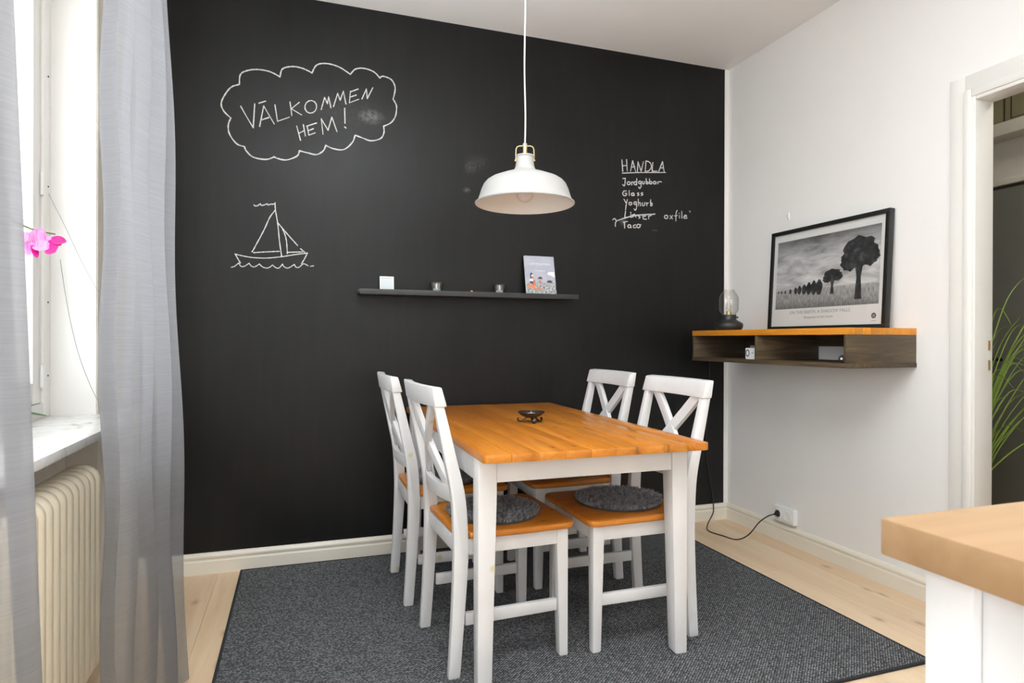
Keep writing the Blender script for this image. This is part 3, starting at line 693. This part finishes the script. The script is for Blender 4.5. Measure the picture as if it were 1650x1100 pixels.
# candle dish on the table
cd = tag(empty('candle_dish', (0.94, 2.50, TZ+0.0005)), 'black iron candle dish on three curled feet on the dining table', 'candle holder')
MB().lathe([(0.0001, 0.020), (0.022, 0.021), (0.042, 0.029), (0.058, 0.043), (0.0595, 0.0445), (0.056, 0.0445), (0.040, 0.032), (0.020, 0.0245), (0.0001, 0.0235)], 36).build('bowl', 'black_metal', cd)
for k in range(3):
    a = -1.72+k*2*PI/3; d = Vector((math.cos(a), math.sin(a), 0))
    pts = [(0.012, 0.021), (0.026, 0.016), (0.040, 0.006), (0.049, 0.0015), (0.057, 0.003), (0.061, 0.010), (0.058, 0.017)]
    P = catmull([d*q+Vector((0, 0, z)) for q, z in pts], 4)
    s_ = Vector((-d.y, d.x, 0)); rings = []
    for i, p in enumerate(P):
        t = (P[min(i+1, len(P)-1)]-P[max(i-1, 0)]).normalized(); nrm = t.cross(s_)
        rings.append([p+s_*u*0.0058+nrm*w_*0.0014 for u, w_ in ((-1, -1), (1, -1), (1, 1), (-1, 1))])
    MB().loft(rings).build('foot', 'black_metal', cd)
MB().lathe([(0.0001, 0.0245), (0.019, 0.0245), (0.019, 0.038), (0.0001, 0.038)], 24).build('tealight', 'wax_white', cd)
MB().tube([(0, 0, 0.038), (0, 0.001, 0.047)], 0.0013, 6).build('wick', 'wax_white', cd)

# ------------------------------------------------------------------ pendant lamp
pc = (0.850, 2.340, 1.666)
pd = tag(empty('pendant_lamp', pc), 'white metal pendant lamp with brass fitting hanging over the table', 'pendant lamp')
sh = [(0.1945, -0.0055), (0.1985, -0.003), (0.1985, 0.0), (0.1945, 0.003), (0.187, 0.010), (0.180, 0.030), (0.173, 0.052), (0.164, 0.072), (0.153, 0.084), (0.138, 0.094), (0.095, 0.111), (0.066, 0.121), (0.050, 0.127), (0.042, 0.134), (0.038, 0.145), (0.0355, 0.160), (0.034, 0.180), (0.0335, 0.186)]
inner = [(0.0325, 0.182), (0.034, 0.155), (0.039, 0.132), (0.050, 0.123), (0.094, 0.107), (0.136, 0.090), (0.160, 0.068), (0.170, 0.049), (0.177, 0.028), (0.184, 0.008), (0.1915, 0.0), (0.1925, -0.004), (0.1945, -0.0055)]
shd = MB().lathe(sh, 64).build('shade', 'lamp_white', pd, angle=60)
MB().lathe(inner, 64).build('shade_inside_lightened', 'lamp_inside_lightened', shd, angle=60)  # inner face of the shade, coloured lighter to make up for dim light
MB().lathe([(0.0335, 0.182), (0.0365, 0.184), (0.0365, 0.189), (0.030, 0.1905), (0.0001, 0.1905)], 32).build('shade_cap', 'lamp_white', pd)
m = MB()
for a in (0.33,):
    d = Vector((math.cos(-a), math.sin(-a), 0))
    pts = [d*-0.0355+Vector((0, 0, 0.168)), d*-0.0365+Vector((0, 0, 0.190)), d*-0.0355+Vector((0, 0, 0.214)), d*-0.031+Vector((0, 0, 0.224)), d*-0.022+Vector((0, 0, 0.2275)), d*0.0+Vector((0, 0, 0.228)),
           d*0.022+Vector((0, 0, 0.2275)), d*0.031+Vector((0, 0, 0.224)), d*0.0355+Vector((0, 0, 0.214)), d*0.0365+Vector((0, 0, 0.190)), d*0.0355+Vector((0, 0, 0.168))]
    m.tube(pts, 0.0024, 8)
    for s in (-1, 1): m.tube([d*s*0.034+Vector((0, 0, 0.170)), d*s*0.041+Vector((0, 0, 0.170))], 0.0035, 8)
m.build('bracket', 'brass', pd)
MB().lathe([(0.0001, 0.178), (0.0085, 0.178), (0.0085, 0.226), (0.0075, 0.234), (0.0001, 0.235)], 16).build('stem', 'brass', pd)
MB().lathe([(0.0085, 0.226), (0.0095, 0.228), (0.0085, 0.236), (0.004, 0.240)], 16).build('cord_grip', 'lamp_white', pd)
H = CZ-pc[2]
MB().tube(catmull([(0, 0, 0.236), (0.0015, 0, 0.35), (-0.003, 0, 0.55), (0.0, 0, 0.8), (0.001, 0, 1.0), (0, 0, H-0.03)], 6), 0.0033, 8).build('cord', 'plastic_white', pd)
MB().lathe([(0.048, 0), (0.046, -0.035), (0.03, -0.06), (0.004, -0.066)], 24, (0, 0, H)).build('ceiling_cup', 'lamp_white', pd)
MB().lathe([(0.0001, 0.004), (0.013, 0.0065), (0.024, 0.014), (0.032, 0.027), (0.034, 0.040), (0.031, 0.054), (0.022, 0.067), (0.015, 0.078), (0.014, 0.11)], 28).build('bulb', 'bulb_opal', pd)

# ------------------------------------------------------------------ picture ledge and the things on it
lz0, lz1 = 1.350, 1.377
lg = tag(empty('picture_ledge', (0.885, WY, lz0)), 'long black picture ledge on the chalkboard wall', 'wall shelf')
MB().box(-0.60, 0.60, -0.10, 0, 0, 0.012).build('bottom_board', 'ledge_black', lg, 0.001)
MB().box(-0.60, 0.60, -0.105, -0.094, 0, 0.027).build('front_lip', 'ledge_black', lg, 0.001)
MB().box(-0.60, 0.60, -0.012, 0, 0.012, 0.03).build('back_board', 'ledge_black', lg, 0.001)
LT = lz0+0.0125
wf = tag(empty('small_frame', (0.430, 3.275, LT)), 'small white square frame leaning on the black ledge', 'picture frame')
wf.rotation_euler = (-0.13, 0, 0)
m = MB().box(-0.036, 0.036, -0.012, 0, 0, 0.007).box(-0.036, 0.036, -0.012, 0, 0.079, 0.086).box(-0.036, -0.030, -0.012, 0, 0.007, 0.079).box(0.030, 0.036, -0.012, 0, 0.007, 0.079)
m.build('frame_rim', 'plastic_white', wf, 0.001)
MB().box(-0.031, 0.031, -0.008, -0.002, 0.006, 0.080).build('insert', 'frosted_insert', wf)
def tealight_glass(x_, lab):
    t = tag(empty('tealight_glass', (x_, 3.245, LT)), lab, 'candle glass', 'clear tealight glasses on the black ledge')
    n = 24; m = MB()
    def ring(r, z, f): return [(r*(1+(f if k % 2 else -f))*math.cos(2*PI*k/n), r*(1+(f if k % 2 else -f))*math.sin(2*PI*k/n), z) for k in range(n)]
    m.loft([ring(0.025, 0.0, 0), ring(0.027, 0.004, 0.02), ring(0.036, 0.055, 0.02), ring(0.038, 0.060, 0), ring(0.035, 0.060, 0), ring(0.025, 0.008, 0)], True, True)
    m.build('cup', 'cup_glass', t)
    MB().lathe([(0.0001, 0.009), (0.019, 0.009), (0.019, 0.029), (0.0001, 0.029)], 20).build('candle', 'wax_white', t)
tealight_glass(0.686, 'clear tealight glass beside the small white frame')
tealight_glass(1.034, 'clear tealight glass beside the leaning book')
kn = tag(MB().lathe([(0.0001, 0), (0.006, 0.001), (0.007, 0.005), (0.004, 0.010), (0.0001, 0.011)], 14).build('brass_knob', 'knob_yellow'), 'tiny brass ball knob lying between the two tealight glasses', 'knob')
kn.location = (0.872, 3.228, LT+0.012)
# leaning book
bk = tag(empty('book', (1.275, 3.238, LT+0.0005)), 'paperback with a harbour and lighthouse cover leaning on the ledge', 'book')
bk.rotation_euler = (-0.215, 0, 0)
BW, BH, BT = 0.176, 0.232, 0.012
MB().box(-BW/2+0.001, BW/2-0.001, -0.010, -0.001, 0.001, BH-0.001).build('pages', 'paper_white', bk)
MB().box(-BW/2, BW/2, -BT+0.010, -BT+0.0115, 0, BH).build('back_cover', 'book_white', bk)
MB().box(-BW/2-0.001, -BW/2+0.0005, -BT, -0.0005, 0, BH).build('spine', 'book_white', bk)
bc = MB().box(-BW/2, BW/2, 0, 0.0015, 0, BH).build('front_cover', 'book_print', bk)
# front cover in its own local frame (x right, y up) so the print follows it
bpy.data.objects.remove(bc)
bc = MB().box(-BW/2, BW/2, 0, BH, 0, 0.0015).build('front_cover', 'book_print', bk)
bc.matrix_local = Matrix.Translation((0, -BT, 0)) @ Matrix.Rotation(PI/2, 4, 'X')
def cov(name, mat, outline, z=0.0019): return MB().prism(outline, 0.0015, z).build(name, mat, bc, smooth=False)
R_ = lambda x0, x1, y0, y1: [(x0, y0), (x1, y0), (x1, y1), (x0, y1)]
cov('printed_tower', 'book_navy', [(-0.062, 0.098), (-0.044, 0.098), (-0.044, 0.122), (-0.054, 0.136), (-0.062, 0.124)])
cov('printed_tower_lamp', 'book_white', R_(-0.056, -0.043, 0.113, 0.122), 0.0021)
cov('printed_tower_brick', 'book_brick', R_(-0.056, -0.043, 0.099, 0.112), 0.0021)
cov('printed_hall', 'book_white', R_(-0.066, -0.036, 0.084, 0.098)); cov('printed_hall_wall', 'book_roof', R_(-0.066, -0.046, 0.070, 0.084))
cov('printed_houses', 'book_brick', R_(-0.046, -0.034, 0.062, 0.096), 0.0020)
cov('printed_roof', 'book_roof', [(-0.020, 0.098), (0.012, 0.098), (0.006, 0.110), (-0.008, 0.112)])
cov('printed_house', 'book_brick', R_(-0.014, 0.004, 0.074, 0.090)); cov('printed_trees', 'book_roof', [(0.034, 0.078), (0.062, 0.076), (0.072, 0.088), (0.050, 0.094), (0.038, 0.088)])
cov('printed_boat', 'book_orange', [(-0.078, 0.046), (-0.040, 0.042), (-0.036, 0.058), (-0.060, 0.066), (-0.078, 0.060)]); cov('printed_boats', 'book_orange', [(-0.034, 0.036), (-0.004, 0.038), (-0.002, 0.050), (-0.024, 0.052)])
cov('printed_cloud', 'book_white', [(0.040, 0.128), (0.086, 0.110), (0.086, 0.142), (0.050, 0.142)], 0.0016)
text_mesh('title', 'LOTSPLATSEN', 0.0165, 'book_white', bc, Matrix.Translation((0, 0.180, 0.0017)), 1.25)
cov('subtitle_line', 'book_white', R_(-0.030, 0.032, 0.1455, 0.1475), 0.0018)

# ------------------------------------------------------------------ floating shelf unit on the right wall
SX0, SX1, SY0, SY1, SB, STP = 2.170, WX, 2.022, 3.108, 1.006, 1.178
su = tag(empty('floating_shelf', (SX1, (SY0+SY1)/2, SB)), 'dark stained open box shelf with amber wooden top on the white wall', 'shelf')
def sp(name, mat, x0, x1, y0, y1, z0, z1, bevel=0.0012, par=su):
    c = su.location; return MB().box(x0-c.x, x1-c.x, y0-c.y, y1-c.y, z0-c.z, z1-c.z).build(name, mat, par, bevel)
TS = 0.029
sp('bottom_board', 'dark_stain', SX0, SX1, SY0-0.002, SY1, SB, SB+0.020)
for y0 in (SY0, 2.566, SY1-0.018): sp('upright', 'dark_stain_x', SX0+0.002, SX1-0.001, y0, y0+0.018, SB+0.020, STP-TS)
sp('back_rail', 'dark_stain', SX1-0.020, SX1-0.0005, SY0+0.018, 2.566, 1.094, STP-TS); sp('back_rail', 'dark_stain', SX1-0.020, SX1-0.0005, 2.584, SY1-0.018, 1.094, STP-TS)
tp = sp('top_board', 'amber_stave', SX0+0.012, SX1-0.004, SY0+0.004, SY1-0.004, STP-TS+0.001, STP-0.003, 0)
ns = 9; sw = (SX1-SX0)/ns
for i in range(ns): sp('stave', 'amber_stave', SX0+i*sw+0.0001, SX0+(i+1)*sw-0.0001, SY0, SY1, STP-TS, STP, 0.0006, tp).matrix_parent_inverse
# table lamp
tl = tag(empty('table_lamp', (2.290, 2.935, STP+0.0005)), 'small black table lamp with clear glass dome on the shelf', 'table lamp')
MB().lathe([(0.0001, 0), (0.062, 0), (0.068, 0.006), (0.0755, 0.018), (0.0765, 0.024), (0.0765, 0.036), (0.072, 0.042), (0.044, 0.058), (0.040, 0.064), (0.040, 0.088), (0.0001, 0.089)], 40).build('base', 'black_metal', tl)
MB().lathe([(0.037, 0.089), (0.038, 0.094), (0.050, 0.108), (0.0525, 0.118), (0.0525, 0.178), (0.050, 0.192), (0.038, 0.212), (0.030, 0.222), (0.0285, 0.230), (0.0270, 0.230), (0.0285, 0.221), (0.0365, 0.211), (0.0485, 0.191), (0.051, 0.178), (0.051, 0.118), (0.0365, 0.094), (0.035, 0.089)], 40).build('glass_dome', 'lamp_glass', tl)
MB().lathe([(0.0001, 0.089), (0.014, 0.089), (0.014, 0.106), (0.012, 0.108)], 20).build('socket', 'brass', tl)
MB().lathe([(0.011, 0.107), (0.017, 0.128), (0.0165, 0.142), (0.009, 0.162), (0.002, 0.172), (0.0001, 0.173)], 20).build('bulb', 'lamp_glass', tl)
MB().tube([(0, 0, 0.108), (0.003, 0, 0.13), (0, 0, 0.155)], 0.0022, 6).build('filament', 'brass', tl)
k = MB().tube([(0.036, -0.016, 0.074), (0.046, -0.022, 0.074)], 0.005, 10).build('switch_knob', 'black_metal', tl)
# things in the compartments
wb = tag(empty('paper_box', (2.225, 2.655, SB+0.0205)), 'small white box with blue ring print in the left shelf compartment', 'box')
MB().prism(rrect(-0.036, 0.036, 0, 0.058, 0.006, 3), -0.02, 0.02, 0).build('carton', 'paper_white', wb)
m = MB()
for k in range(20):
    a0, a1 = 2*PI*k/20, 2*PI*(k+1)/20
    m.hexa([(xx, 0.020+0.019*math.cos(a)*q*0.75, 0.031+0.019*math.sin(a)*q) for xx in (-0.0202, -0.0206) for a, q in ((a0, 0.68), (a1, 0.68), (a1, 1), (a0, 1))])
m.build('ring_print', 'blue_print', wb, smooth=False)
MB().box(-0.0206, -0.0201, -0.026, -0.008, 0.029, 0.033).box(-0.0206, -0.0201, -0.026, -0.014, 0.036, 0.038).build('small_print', 'grey_print', wb)
bg = tag(empty('black_gadget', (2.230, 2.098, SB+0.0205)), 'small glossy black round gadget in the right shelf compartment', 'gadget')
o = MB().lathe([(0.0001, -0.018), (0.012, -0.016), (0.0165, -0.006), (0.0165, 0.012), (0.013, 0.018), (0.0001, 0.019)], 24).build('body', 'frame_black', bg); o.location = (0, 0, 0.0165); o.rotation_euler = (0, PI/2, 0.5)
o = MB().lathe([(0.0045, 0), (0.0045, 0.001), (0.0001, 0.0012)], 12).build('highlight_dot', 'plastic_white', bg); o.location = (-0.0166, -0.008, 0.018); o.rotation_euler = (0, -PI/2, 0.5)

# framed print leaning on the shelf; local: x along the frame (towards the camera), y up, z out of the wall
PWd, PH, PT = 0.748, 0.548, 0.030
pf = tag(empty('framed_print', (2.500, 2.872, STP+0.0008)), 'black framed black-and-white grassland photograph leaning on the shelf', 'picture frame')
lean = math.atan2(0.030, PH)
ax = Vector((0, -1, 0)); upv = Vector((math.sin(lean), 0, math.cos(lean))); out_ = ax.cross(upv)
pf.matrix_world = Matrix(((ax.x, upv.x, out_.x, pf.location.x), (ax.y, upv.y, out_.y, pf.location.y), (ax.z, upv.z, out_.z, pf.location.z), (0, 0, 0, 1)))
fw = 0.021
for q in ((0, PWd, 0, fw), (0, PWd, PH-fw, PH), (0, fw, fw, PH-fw), (PWd-fw, PWd, fw, PH-fw)):
    MB().box(q[0], q[1], q[2], q[3], -PT, 0).build('frame_rail', 'frame_black', pf, 0.0012)
paper = MB().box(fw-0.002, PWd-fw+0.002, fw-0.002, PH-fw+0.002, -PT+0.004, -0.010).build('paper', 'paper_white', pf)
photo = MB().box(0, 1, 0, 1, -0.0002, 0.0002).build('photograph', 'poster_photo', pf)
fx0, fx1, fy0, fy1 = 0.046, PWd-0.046, 0.116, 0.488
photo.matrix_local = Matrix.Translation((fx0, fy0, -0.0096)) @ Matrix.Diagonal((fx1-fx0, fy1-fy0, 1, 1))
def blob(name, parts):   # merged flat print shapes
    m = MB()
    for k_, outline in enumerate(parts): m.prism([(a*PWd, b_*PH) for a, b_ in outline], -0.0094, -0.0090-0.00001*k_)
    return m.build(name, 'poster_dark', pf, smooth=False)
def puff(cx, cy_, rx, ry, n=26, wob=0.10):
    return [(cx+rx*(1+wob*math.sin(k*2.3)+wob*0.6*math.sin(k*5.1))*math.cos(2*PI*k/n), cy_+ry*(1+wob*math.sin(k*1.9+1))*math.sin(2*PI*k/n)) for k in range(n)]
def tree(name, s_, base, h_, w_):
    parts = [puff(s_, base+h_*0.76, w_*0.5, h_*0.24), puff(s_-w_*0.28, base+h_*0.62, w_*0.26, h_*0.16), puff(s_+w_*0.27, base+h_*0.68, w_*0.27, h_*0.17),
             [(s_-w_*0.10, base), (s_+w_*0.10, base), (s_+w_*0.06, base+h_*0.35), (s_+w_*0.14, base+h_*0.66), (s_-w_*0.14, base+h_*0.62), (s_-w_*0.06, base+h_*0.35)]]
    return blob(name, parts)
tree('printed_tree', 0.785, 0.262, 0.55, 0.27); tree('printed_tree', 0.578, 0.325, 0.23, 0.15)
for s_, h_, w_ in ((0.468, 0.13, 0.055), (0.422, 0.12, 0.05), (0.378, 0.105, 0.045), (0.335, 0.085, 0.042), (0.292, 0.075, 0.035), (0.256, 0.06, 0.03), (0.205, 0.045, 0.022), (0.155, 0.03, 0.016), (0.118, 0.026, 0.014), (0.088, 0.022, 0.012)):
    blob('printed_shrub', [puff(s_, 0.338+0.30*(0.47-s_)*0.30+h_*0.48, w_*0.55, h_*0.55, 14)])
text_mesh('title_print', 'ON THIS EARTH, A SHADOW FALLS', 0.0245, 'faint_print', pf, Matrix.Translation((0.468*PWd, 0.158*PH, -0.0096)), 1.0)
text_mesh('credit_print', 'Photographs by Nick Brandt', 0.0165, 'faint_print', pf, Matrix.Translation((0.468*PWd, 0.112*PH, -0.0096)), 1.0)
m = MB(); ex, ey = 0.908*PWd, 0.112*PH
for k_ in range(8):
    a = 2*PI*k_/8
    m.prism([(ex+0.0095*math.cos(a)+0.0042*math.cos(2*PI*j/10), ey+0.0095*math.sin(a)+0.0042*math.sin(2*PI*j/10)) for j in range(10)], -0.0098, -0.0093)
m.prism([(ex+0.0035*math.cos(2*PI*j/12), ey+0.0035*math.sin(2*PI*j/12)) for j in range(12)], -0.0098, -0.0093)
m.build('round_emblem', 'emblem_print', pf, smooth=False)
MB().box(ex-0.014, ex+0.014, ey-0.0255, ey-0.0235, -0.0098, -0.0094).build('emblem_caption', 'faint_print', pf)
MB().box(fw-0.001, PWd-fw+0.001, fw-0.001, PH-fw+0.001, -0.0068, -0.0050).build('glazing', 'pane_glass', pf)

# hook on the wall
hk = tag(empty('wall_hook', tuple(on_x(1271, 349, WX))), 'small white hook on the wall above the framed print', 'hook')
m = MB().box(-0.006, 0, -0.006, 0.006, -0.018, 0.022); m.build('plate', 'plastic_white', hk, 0.002)
MB().tube([(-0.004, 0, 0.004), (-0.014, 0, -0.004), (-0.018, 0, 0.006)], 0.0022, 8).build('prong', 'plastic_white', hk)

# ------------------------------------------------------------------ wall outlet and lamp cord
ou = tag(empty('wall_outlet', (WX, 2.785, 0.158)), 'white double wall socket above the skirting board', 'socket')
MB().prism(rrect(-0.078, 0.078, -0.043, 0.043, 0.008, 4), -0.030, 0, 0).build('socket_plate', 'plastic_white', ou, 0.004)
for y in (0.036, -0.036):
    o = MB().lathe([(0.029, 0), (0.029, 0.005), (0.0215, 0.005), (0.0205, -0.010), (0.0001, -0.010)], 28).build('socket_cup', 'plastic_white', ou); o.location = (-0.031, y, 0); o.rotation_euler = (0, -PI/2, 0)
    if y < 0:
        for dz in (-0.008, 0.008):
            d = MB().lathe([(0.0025, 0), (0.0025, 0.0006), (0.0001, 0.0007)], 8).build('pin_hole', 'cord_black', ou); d.location = (-0.0215, y, dz); d.rotation_euler = (0, -PI/2, 0)
pcd = tag(empty('power_cord', (2.40, 3.0, 0.0)), 'black power cord running from the shelf down to the wall socket', 'cord')
pg = MB().lathe([(0.019, 0), (0.0195, 0.006), (0.017, 0.018), (0.009, 0.030), (0.006, 0.040), (0.0001, 0.041)], 24).build('plug', 'cord_black', pcd)
pg.location = (WX-0.022-2.40, 2.821-3.0, 0.158); pg.rotation_euler = (0, -PI/2, 0.18)
pts = [Vector((2.42, 3.285, 1.00))]+[on_y(a, c, 3.292) for a, c in ((1143, 600), (1139, 690), (1138, 726), (1142, 763), (1149, 800))]+[on_y(1149.6, 812, 3.277), on_y(1149, 826, 3.276)]
pts += [on_z(1140, 845, 0.006), on_z(1142, 855, 0.006), on_z(1165, 863, 0.005), on_z(1187, 869, 0.005)]
e_ = Vector((WX-0.062, 2.818, 0.157))
a_ = on_z(1187, 869, 0.005)
pts += [on_x(1206, 861.4, 2.36), on_x(1222.7, 841.8, 2.42), on_x(1236, 832, 2.46), e_]
MB().tube([p-Vector((2.40, 3.0, 0)) for p in catmull(pts, 6)], 0.0034, 8).build('cable', 'cord_black', pcd)

# ------------------------------------------------------------------ curtains
def fabric(name, yfun, xfun, lab, z0, z1, nz=44, nu=110):
    m = bmesh.new(); V = []
    for j in range(nz+1):
        v = j/nz; z = z0+(z1-z0)*v; V.append([m.verts.new((xfun(i/nu, v), yfun(i/nu, v), z)) for i in range(nu+1)])
    for j in range(nz):
        for i in range(nu): m.faces.new((V[j][i], V[j][i+1], V[j+1][i+1], V[j+1][i]))
    mb = MB(); mb.b.free(); mb.b = m
    o = mb.build(name, 'curtain', None, angle=180); tag(o, lab, 'curtain', 'sheer grey window curtains')
    return o
CX = -0.42
def folds(u, v, n, amp, ph):
    s_ = math.sin(u*n*2*PI+ph+0.5*math.sin(v*2.1+ph)); c2 = math.sin(u*n*4*PI*0.62+ph*2+v*0.8)
    return amp*(0.75*math.copysign(abs(s_)**0.8, s_)+0.25*c2)*(1.0+0.25*v)
def yR(u, v):
    yl = 1.655-0.035*(1-v)**2+0.015*math.sin(v*9)*(1-v); yr = 2.270-0.128*v
    return yl+(yr-yl)*(u+0.035*math.sin(u*4*2*PI+1.0)*(1-u)*u*4)
def xR(u, v):
    return CX+0.055*(1-v)*u+folds(u, v, 4.0, 0.026, 0.9)+0.006*math.sin(z_wr(u, v))
def z_wr(u, v): return 26*v+9*u*(1-v)
cr = fabric('curtain', yR, xR, 'sheer grey curtain hanging between the window and the chalkboard', 0.012, 2.62)
def yL(u, v):
    yl = 0.60; yr = 1.318-0.35*v
    return yl+(yr-yl)*u
def xL(u, v): return CX+0.02+folds(u, v, 3.5, 0.030, 2.1)
cl_ = fabric('curtain', yL, xL, 'sheer grey curtain at the left edge in front of the orchid', 0.012, 2.62)
rod = tag(empty('curtain_rod', (CX, 1.65, 2.64)), 'slim white curtain rod along the top of the window', 'curtain rod')
m = MB().tube([(0, -1.1, 0), (0, 1.1, 0)], 0.011, 14); m.build('rod', 'plastic_white', rod)
for y in (-0.95, 0.95): MB().box(-0.29, 0.0, y-0.008, y+0.008, -0.008, 0.008).build('bracket', 'plastic_white', rod, 0.002)

# ------------------------------------------------------------------ radiator
rd = tag(empty('radiator', (-0.630, 1.68, 0)), 'cream ribbed column radiator below the marble sill', 'radiator')
def rad_ring(y, ins):
    return [(p, y, q) for p, q in rrect(-0.055+ins, 0.055-ins, 0.10+ins, 0.738-ins, 0.048-ins, 7)]
sec_me = None
ny = 23; pit = 0.0486
for k_ in range(ny):
    y = -0.535+k_*pit
    if sec_me is None:
        o = MB().loft([rad_ring(t_, i_) for t_, i_ in ((-0.0236, 0.013), (-0.0185, 0.006), (-0.011, 0.0012), (-0.004, 0.0), (0.004, 0.0), (0.011, 0.0012), (0.0185, 0.006), (0.0236, 0.013))]).build('section', 'radiator_cream', rd, angle=50)
        sec_me = o.data
    else:
        o = bpy.data.objects.new('section', sec_me); COL.objects.link(o); o.parent = rd
    o.location = (0, y, 0)
MB().tube([(0.0, -0.54, 0.66), (0.0, 0.545, 0.66)], 0.02, 12).tube([(0.0, -0.54, 0.18), (0.0, 0.545, 0.18)], 0.02, 12).build('header_pipe', 'radiator_cream', rd)
for y in (-0.45, 0.45): MB().box(-0.14, -0.04, y-0.015, y+0.015, 0.03, 0.06).box(-0.03, 0.03, y-0.012, y+0.012, 0, 0.11).build('foot', 'radiator_cream', rd)

# ------------------------------------------------------------------ blind cords at the window
bc_ = tag(empty('blind_cord', (-0.84, 2.63, 1.9)), 'thin white blind cord with tassel hanging beside the window frame', 'blind cord')
def bpts(P, Y): return [on_y(a, c, Y)-Vector(bc_.location) for a, c in P]
MB().tube(catmull(bpts(((68, -40), (67, 60), (65, 130), (64.5, 178), (64.5, 208)), 2.636), 4), 0.0042, 8).build('wand', 'plastic_white', bc_)
MB().tube(bpts(((59, 179), (68, 180)), 2.636), 0.006, 8).build('clip', 'plastic_white', bc_)
MB().tube(bpts(((64.5, 208), (64.5, 215)), 2.636), 0.005, 8).build('wand_tip', 'iron_bolt', bc_)
MB().tube(catmull(bpts(((64, 214), (62, 255), (66, 280), (80, 315), (105, 365), (130, 418), (158, 470)), 2.640), 4), 0.0009, 6).build('string', 'grey_print', bc_)
MB().tube(catmull(bpts(((97, 418), (104, 465), (114, 520), (128, 575), (146, 622), (159, 648)), 2.640), 4), 0.0011, 6).build('string', 'grey_print', bc_)
MB().tube(bpts(((62, 262), (62, 268)), 2.638), 0.006, 8).build('bead', 'plastic_white', bc_)

# ------------------------------------------------------------------ orchid on the sill
orx, ory = -0.70, 1.60
oc = tag(empty('orchid', (orx, ory, SZ+0.0005)), 'pink orchid in flower on the marble sill behind the left curtain', 'plant')
OV = Vector((orx, ory, SZ+0.0005))
MB().lathe([(0.0001, 0), (0.045, 0), (0.062, 0.11), (0.064, 0.115), (0.056, 0.115), (0.05, 0.1), (0.0001, 0.1)], 28).build('pot', 'pot_white', oc)
def leafshape(name, mat, base, direction, up, L_, w_, curl, cup=0.25, n=9, par=oc):
    d = Vector(direction).normalized(); u = Vector(up); u = (u-d*u.dot(d)).normalized(); s_ = d.cross(u)
    bm_ = bmesh.new(); rows_ = []
    for i in range(n+1):
        t_ = i/n; ww = w_*math.sin(PI*(0.10+0.87*t_))**0.6
        c = Vector(base)+d*L_*(t_-0.12*curl*t_*t_)+u*(curl*L_*t_*t_)
        rows_.append([bm_.verts.new(c+s_*ww*q+u*(cup*ww*q*q)) for q in (-1, -0.6, 0, 0.6, 1)])
    for a, c in zip(rows_[:-1], rows_[1:]):
        for k2 in range(4): bm_.faces.new((a[k2], a[k2+1], c[k2+1], c[k2]))
    bmesh.ops.solidify(bm_, geom=bm_.faces[:], thickness=0.0008)
    mb = MB(); mb.b.free(); mb.b = bm_
    return mb.build(name, mat, par, angle=80)
for a, L_ in ((0.3, 0.16), (2.6, 0.15), (4.2, 0.17), (5.4, 0.14)):
    leafshape('leaf', 'orchid_leaf', (0, 0, 0.10), (math.cos(a), math.sin(a), 0.35), (0, 0, 1), L_, 0.03, -0.35)
tipA = on_x(76, 375, -0.66)-OV; tipB = on_x(88, 377, -0.655)-OV; f1 = on_x(55, 393, -0.645)-OV
stem = catmull([(0, 0, 0.1), (-0.02, -0.03, 0.30), (-0.01, -0.02, 0.48), (0.01, 0.10, 0.585), (f1.x-0.02, f1.y-0.04, f1.z+0.045), tuple(on_x(60, 372, -0.668)-OV), tuple(tipA), tuple(tipB)], 6)
MB().tube(stem, 0.0022, 8).build('stem', 'stem_green', oc)
toC = (Vector((0.5, -0.8, 0.1))).normalized()
# open pale flower (partly behind the curtain) and darker half-open bloom
RI, UPp = RGT, Vector((0, 0, 1))
def petals(name, cpx, lst, mat, X, w_, L_):
    c = on_x(cpx[0], cpx[1], X)-OV
    for ang, l_, ww, cu in lst:
        d = RI*math.cos(ang)+UPp*math.sin(ang)+toC*0.25
        leafshape(name, mat, c, d, toC, L_*l_, w_*ww, cu)
petals('petal', (54, 390), ((1.0, 1.15, 1.05, -0.10), (2.7, 1.0, 1, 0.0), (4.1, 1.0, 1, 0.05)), 'petal', -0.640, 0.017, 0.036)
petals('petal', (56, 393), ((-0.45, 1.15, 1.0, 0.02),), 'petal', -0.632, 0.017, 0.036)
petals('petal', (53, 395), ((-1.35, 1.0, 0.55, 0.02),), 'pink_dark', -0.634, 0.014, 0.036)
petals('petal', (91, 392), ((2.9, 0.85, 0.75, 0.05),), 'petal', -0.642, 0.019, 0.042)
petals('bloom_petal', (73, 404), ((0.30, 1.15, 0.80, 0.05), (-0.12, 0.95, 0.75, 0.05)), 'pink_dark', -0.640, 0.014, 0.036)
petals('bloom_petal', (82, 386), ((-0.20, 1.30, 0.9, -0.02), (-0.70, 1.05, 0.95, 0.10)), 'pink_dark', -0.646, 0.015, 0.036)

# ------------------------------------------------------------------ kitchen worktop in the foreground
KX, KY, KZ = 0.688, 0.590, 0.900
wt = tag(MB().box(KX, 1.95, -1.30, KY, KZ-0.046, KZ).build('worktop', 'oak_counter', bevel=0.003), 'thick pale oak kitchen worktop in the right foreground', 'worktop')
ki = tag(empty('kitchen_island', (1.32, -0.37, 0)), 'white kitchen island cabinet under the oak worktop', 'cabinet')
def kp(name, x0, x1, y0, y1, z0, z1, b_=0.002): return MB().box(x0-1.32, x1-1.32, y0+0.37, y1+0.37, z0, z1).build(name, 'cabinet_white', ki, b_)
kp('end_post', 0.712, 0.80, 0.492, 0.549, 0, KZ-0.0465)
kp('side_panel', 0.724, 0.742, -1.27, 0.491, 0.0, KZ-0.0465)
kp('carcass', 0.80, 1.93, -1.26, 0.545, 0.06, KZ-0.0465)
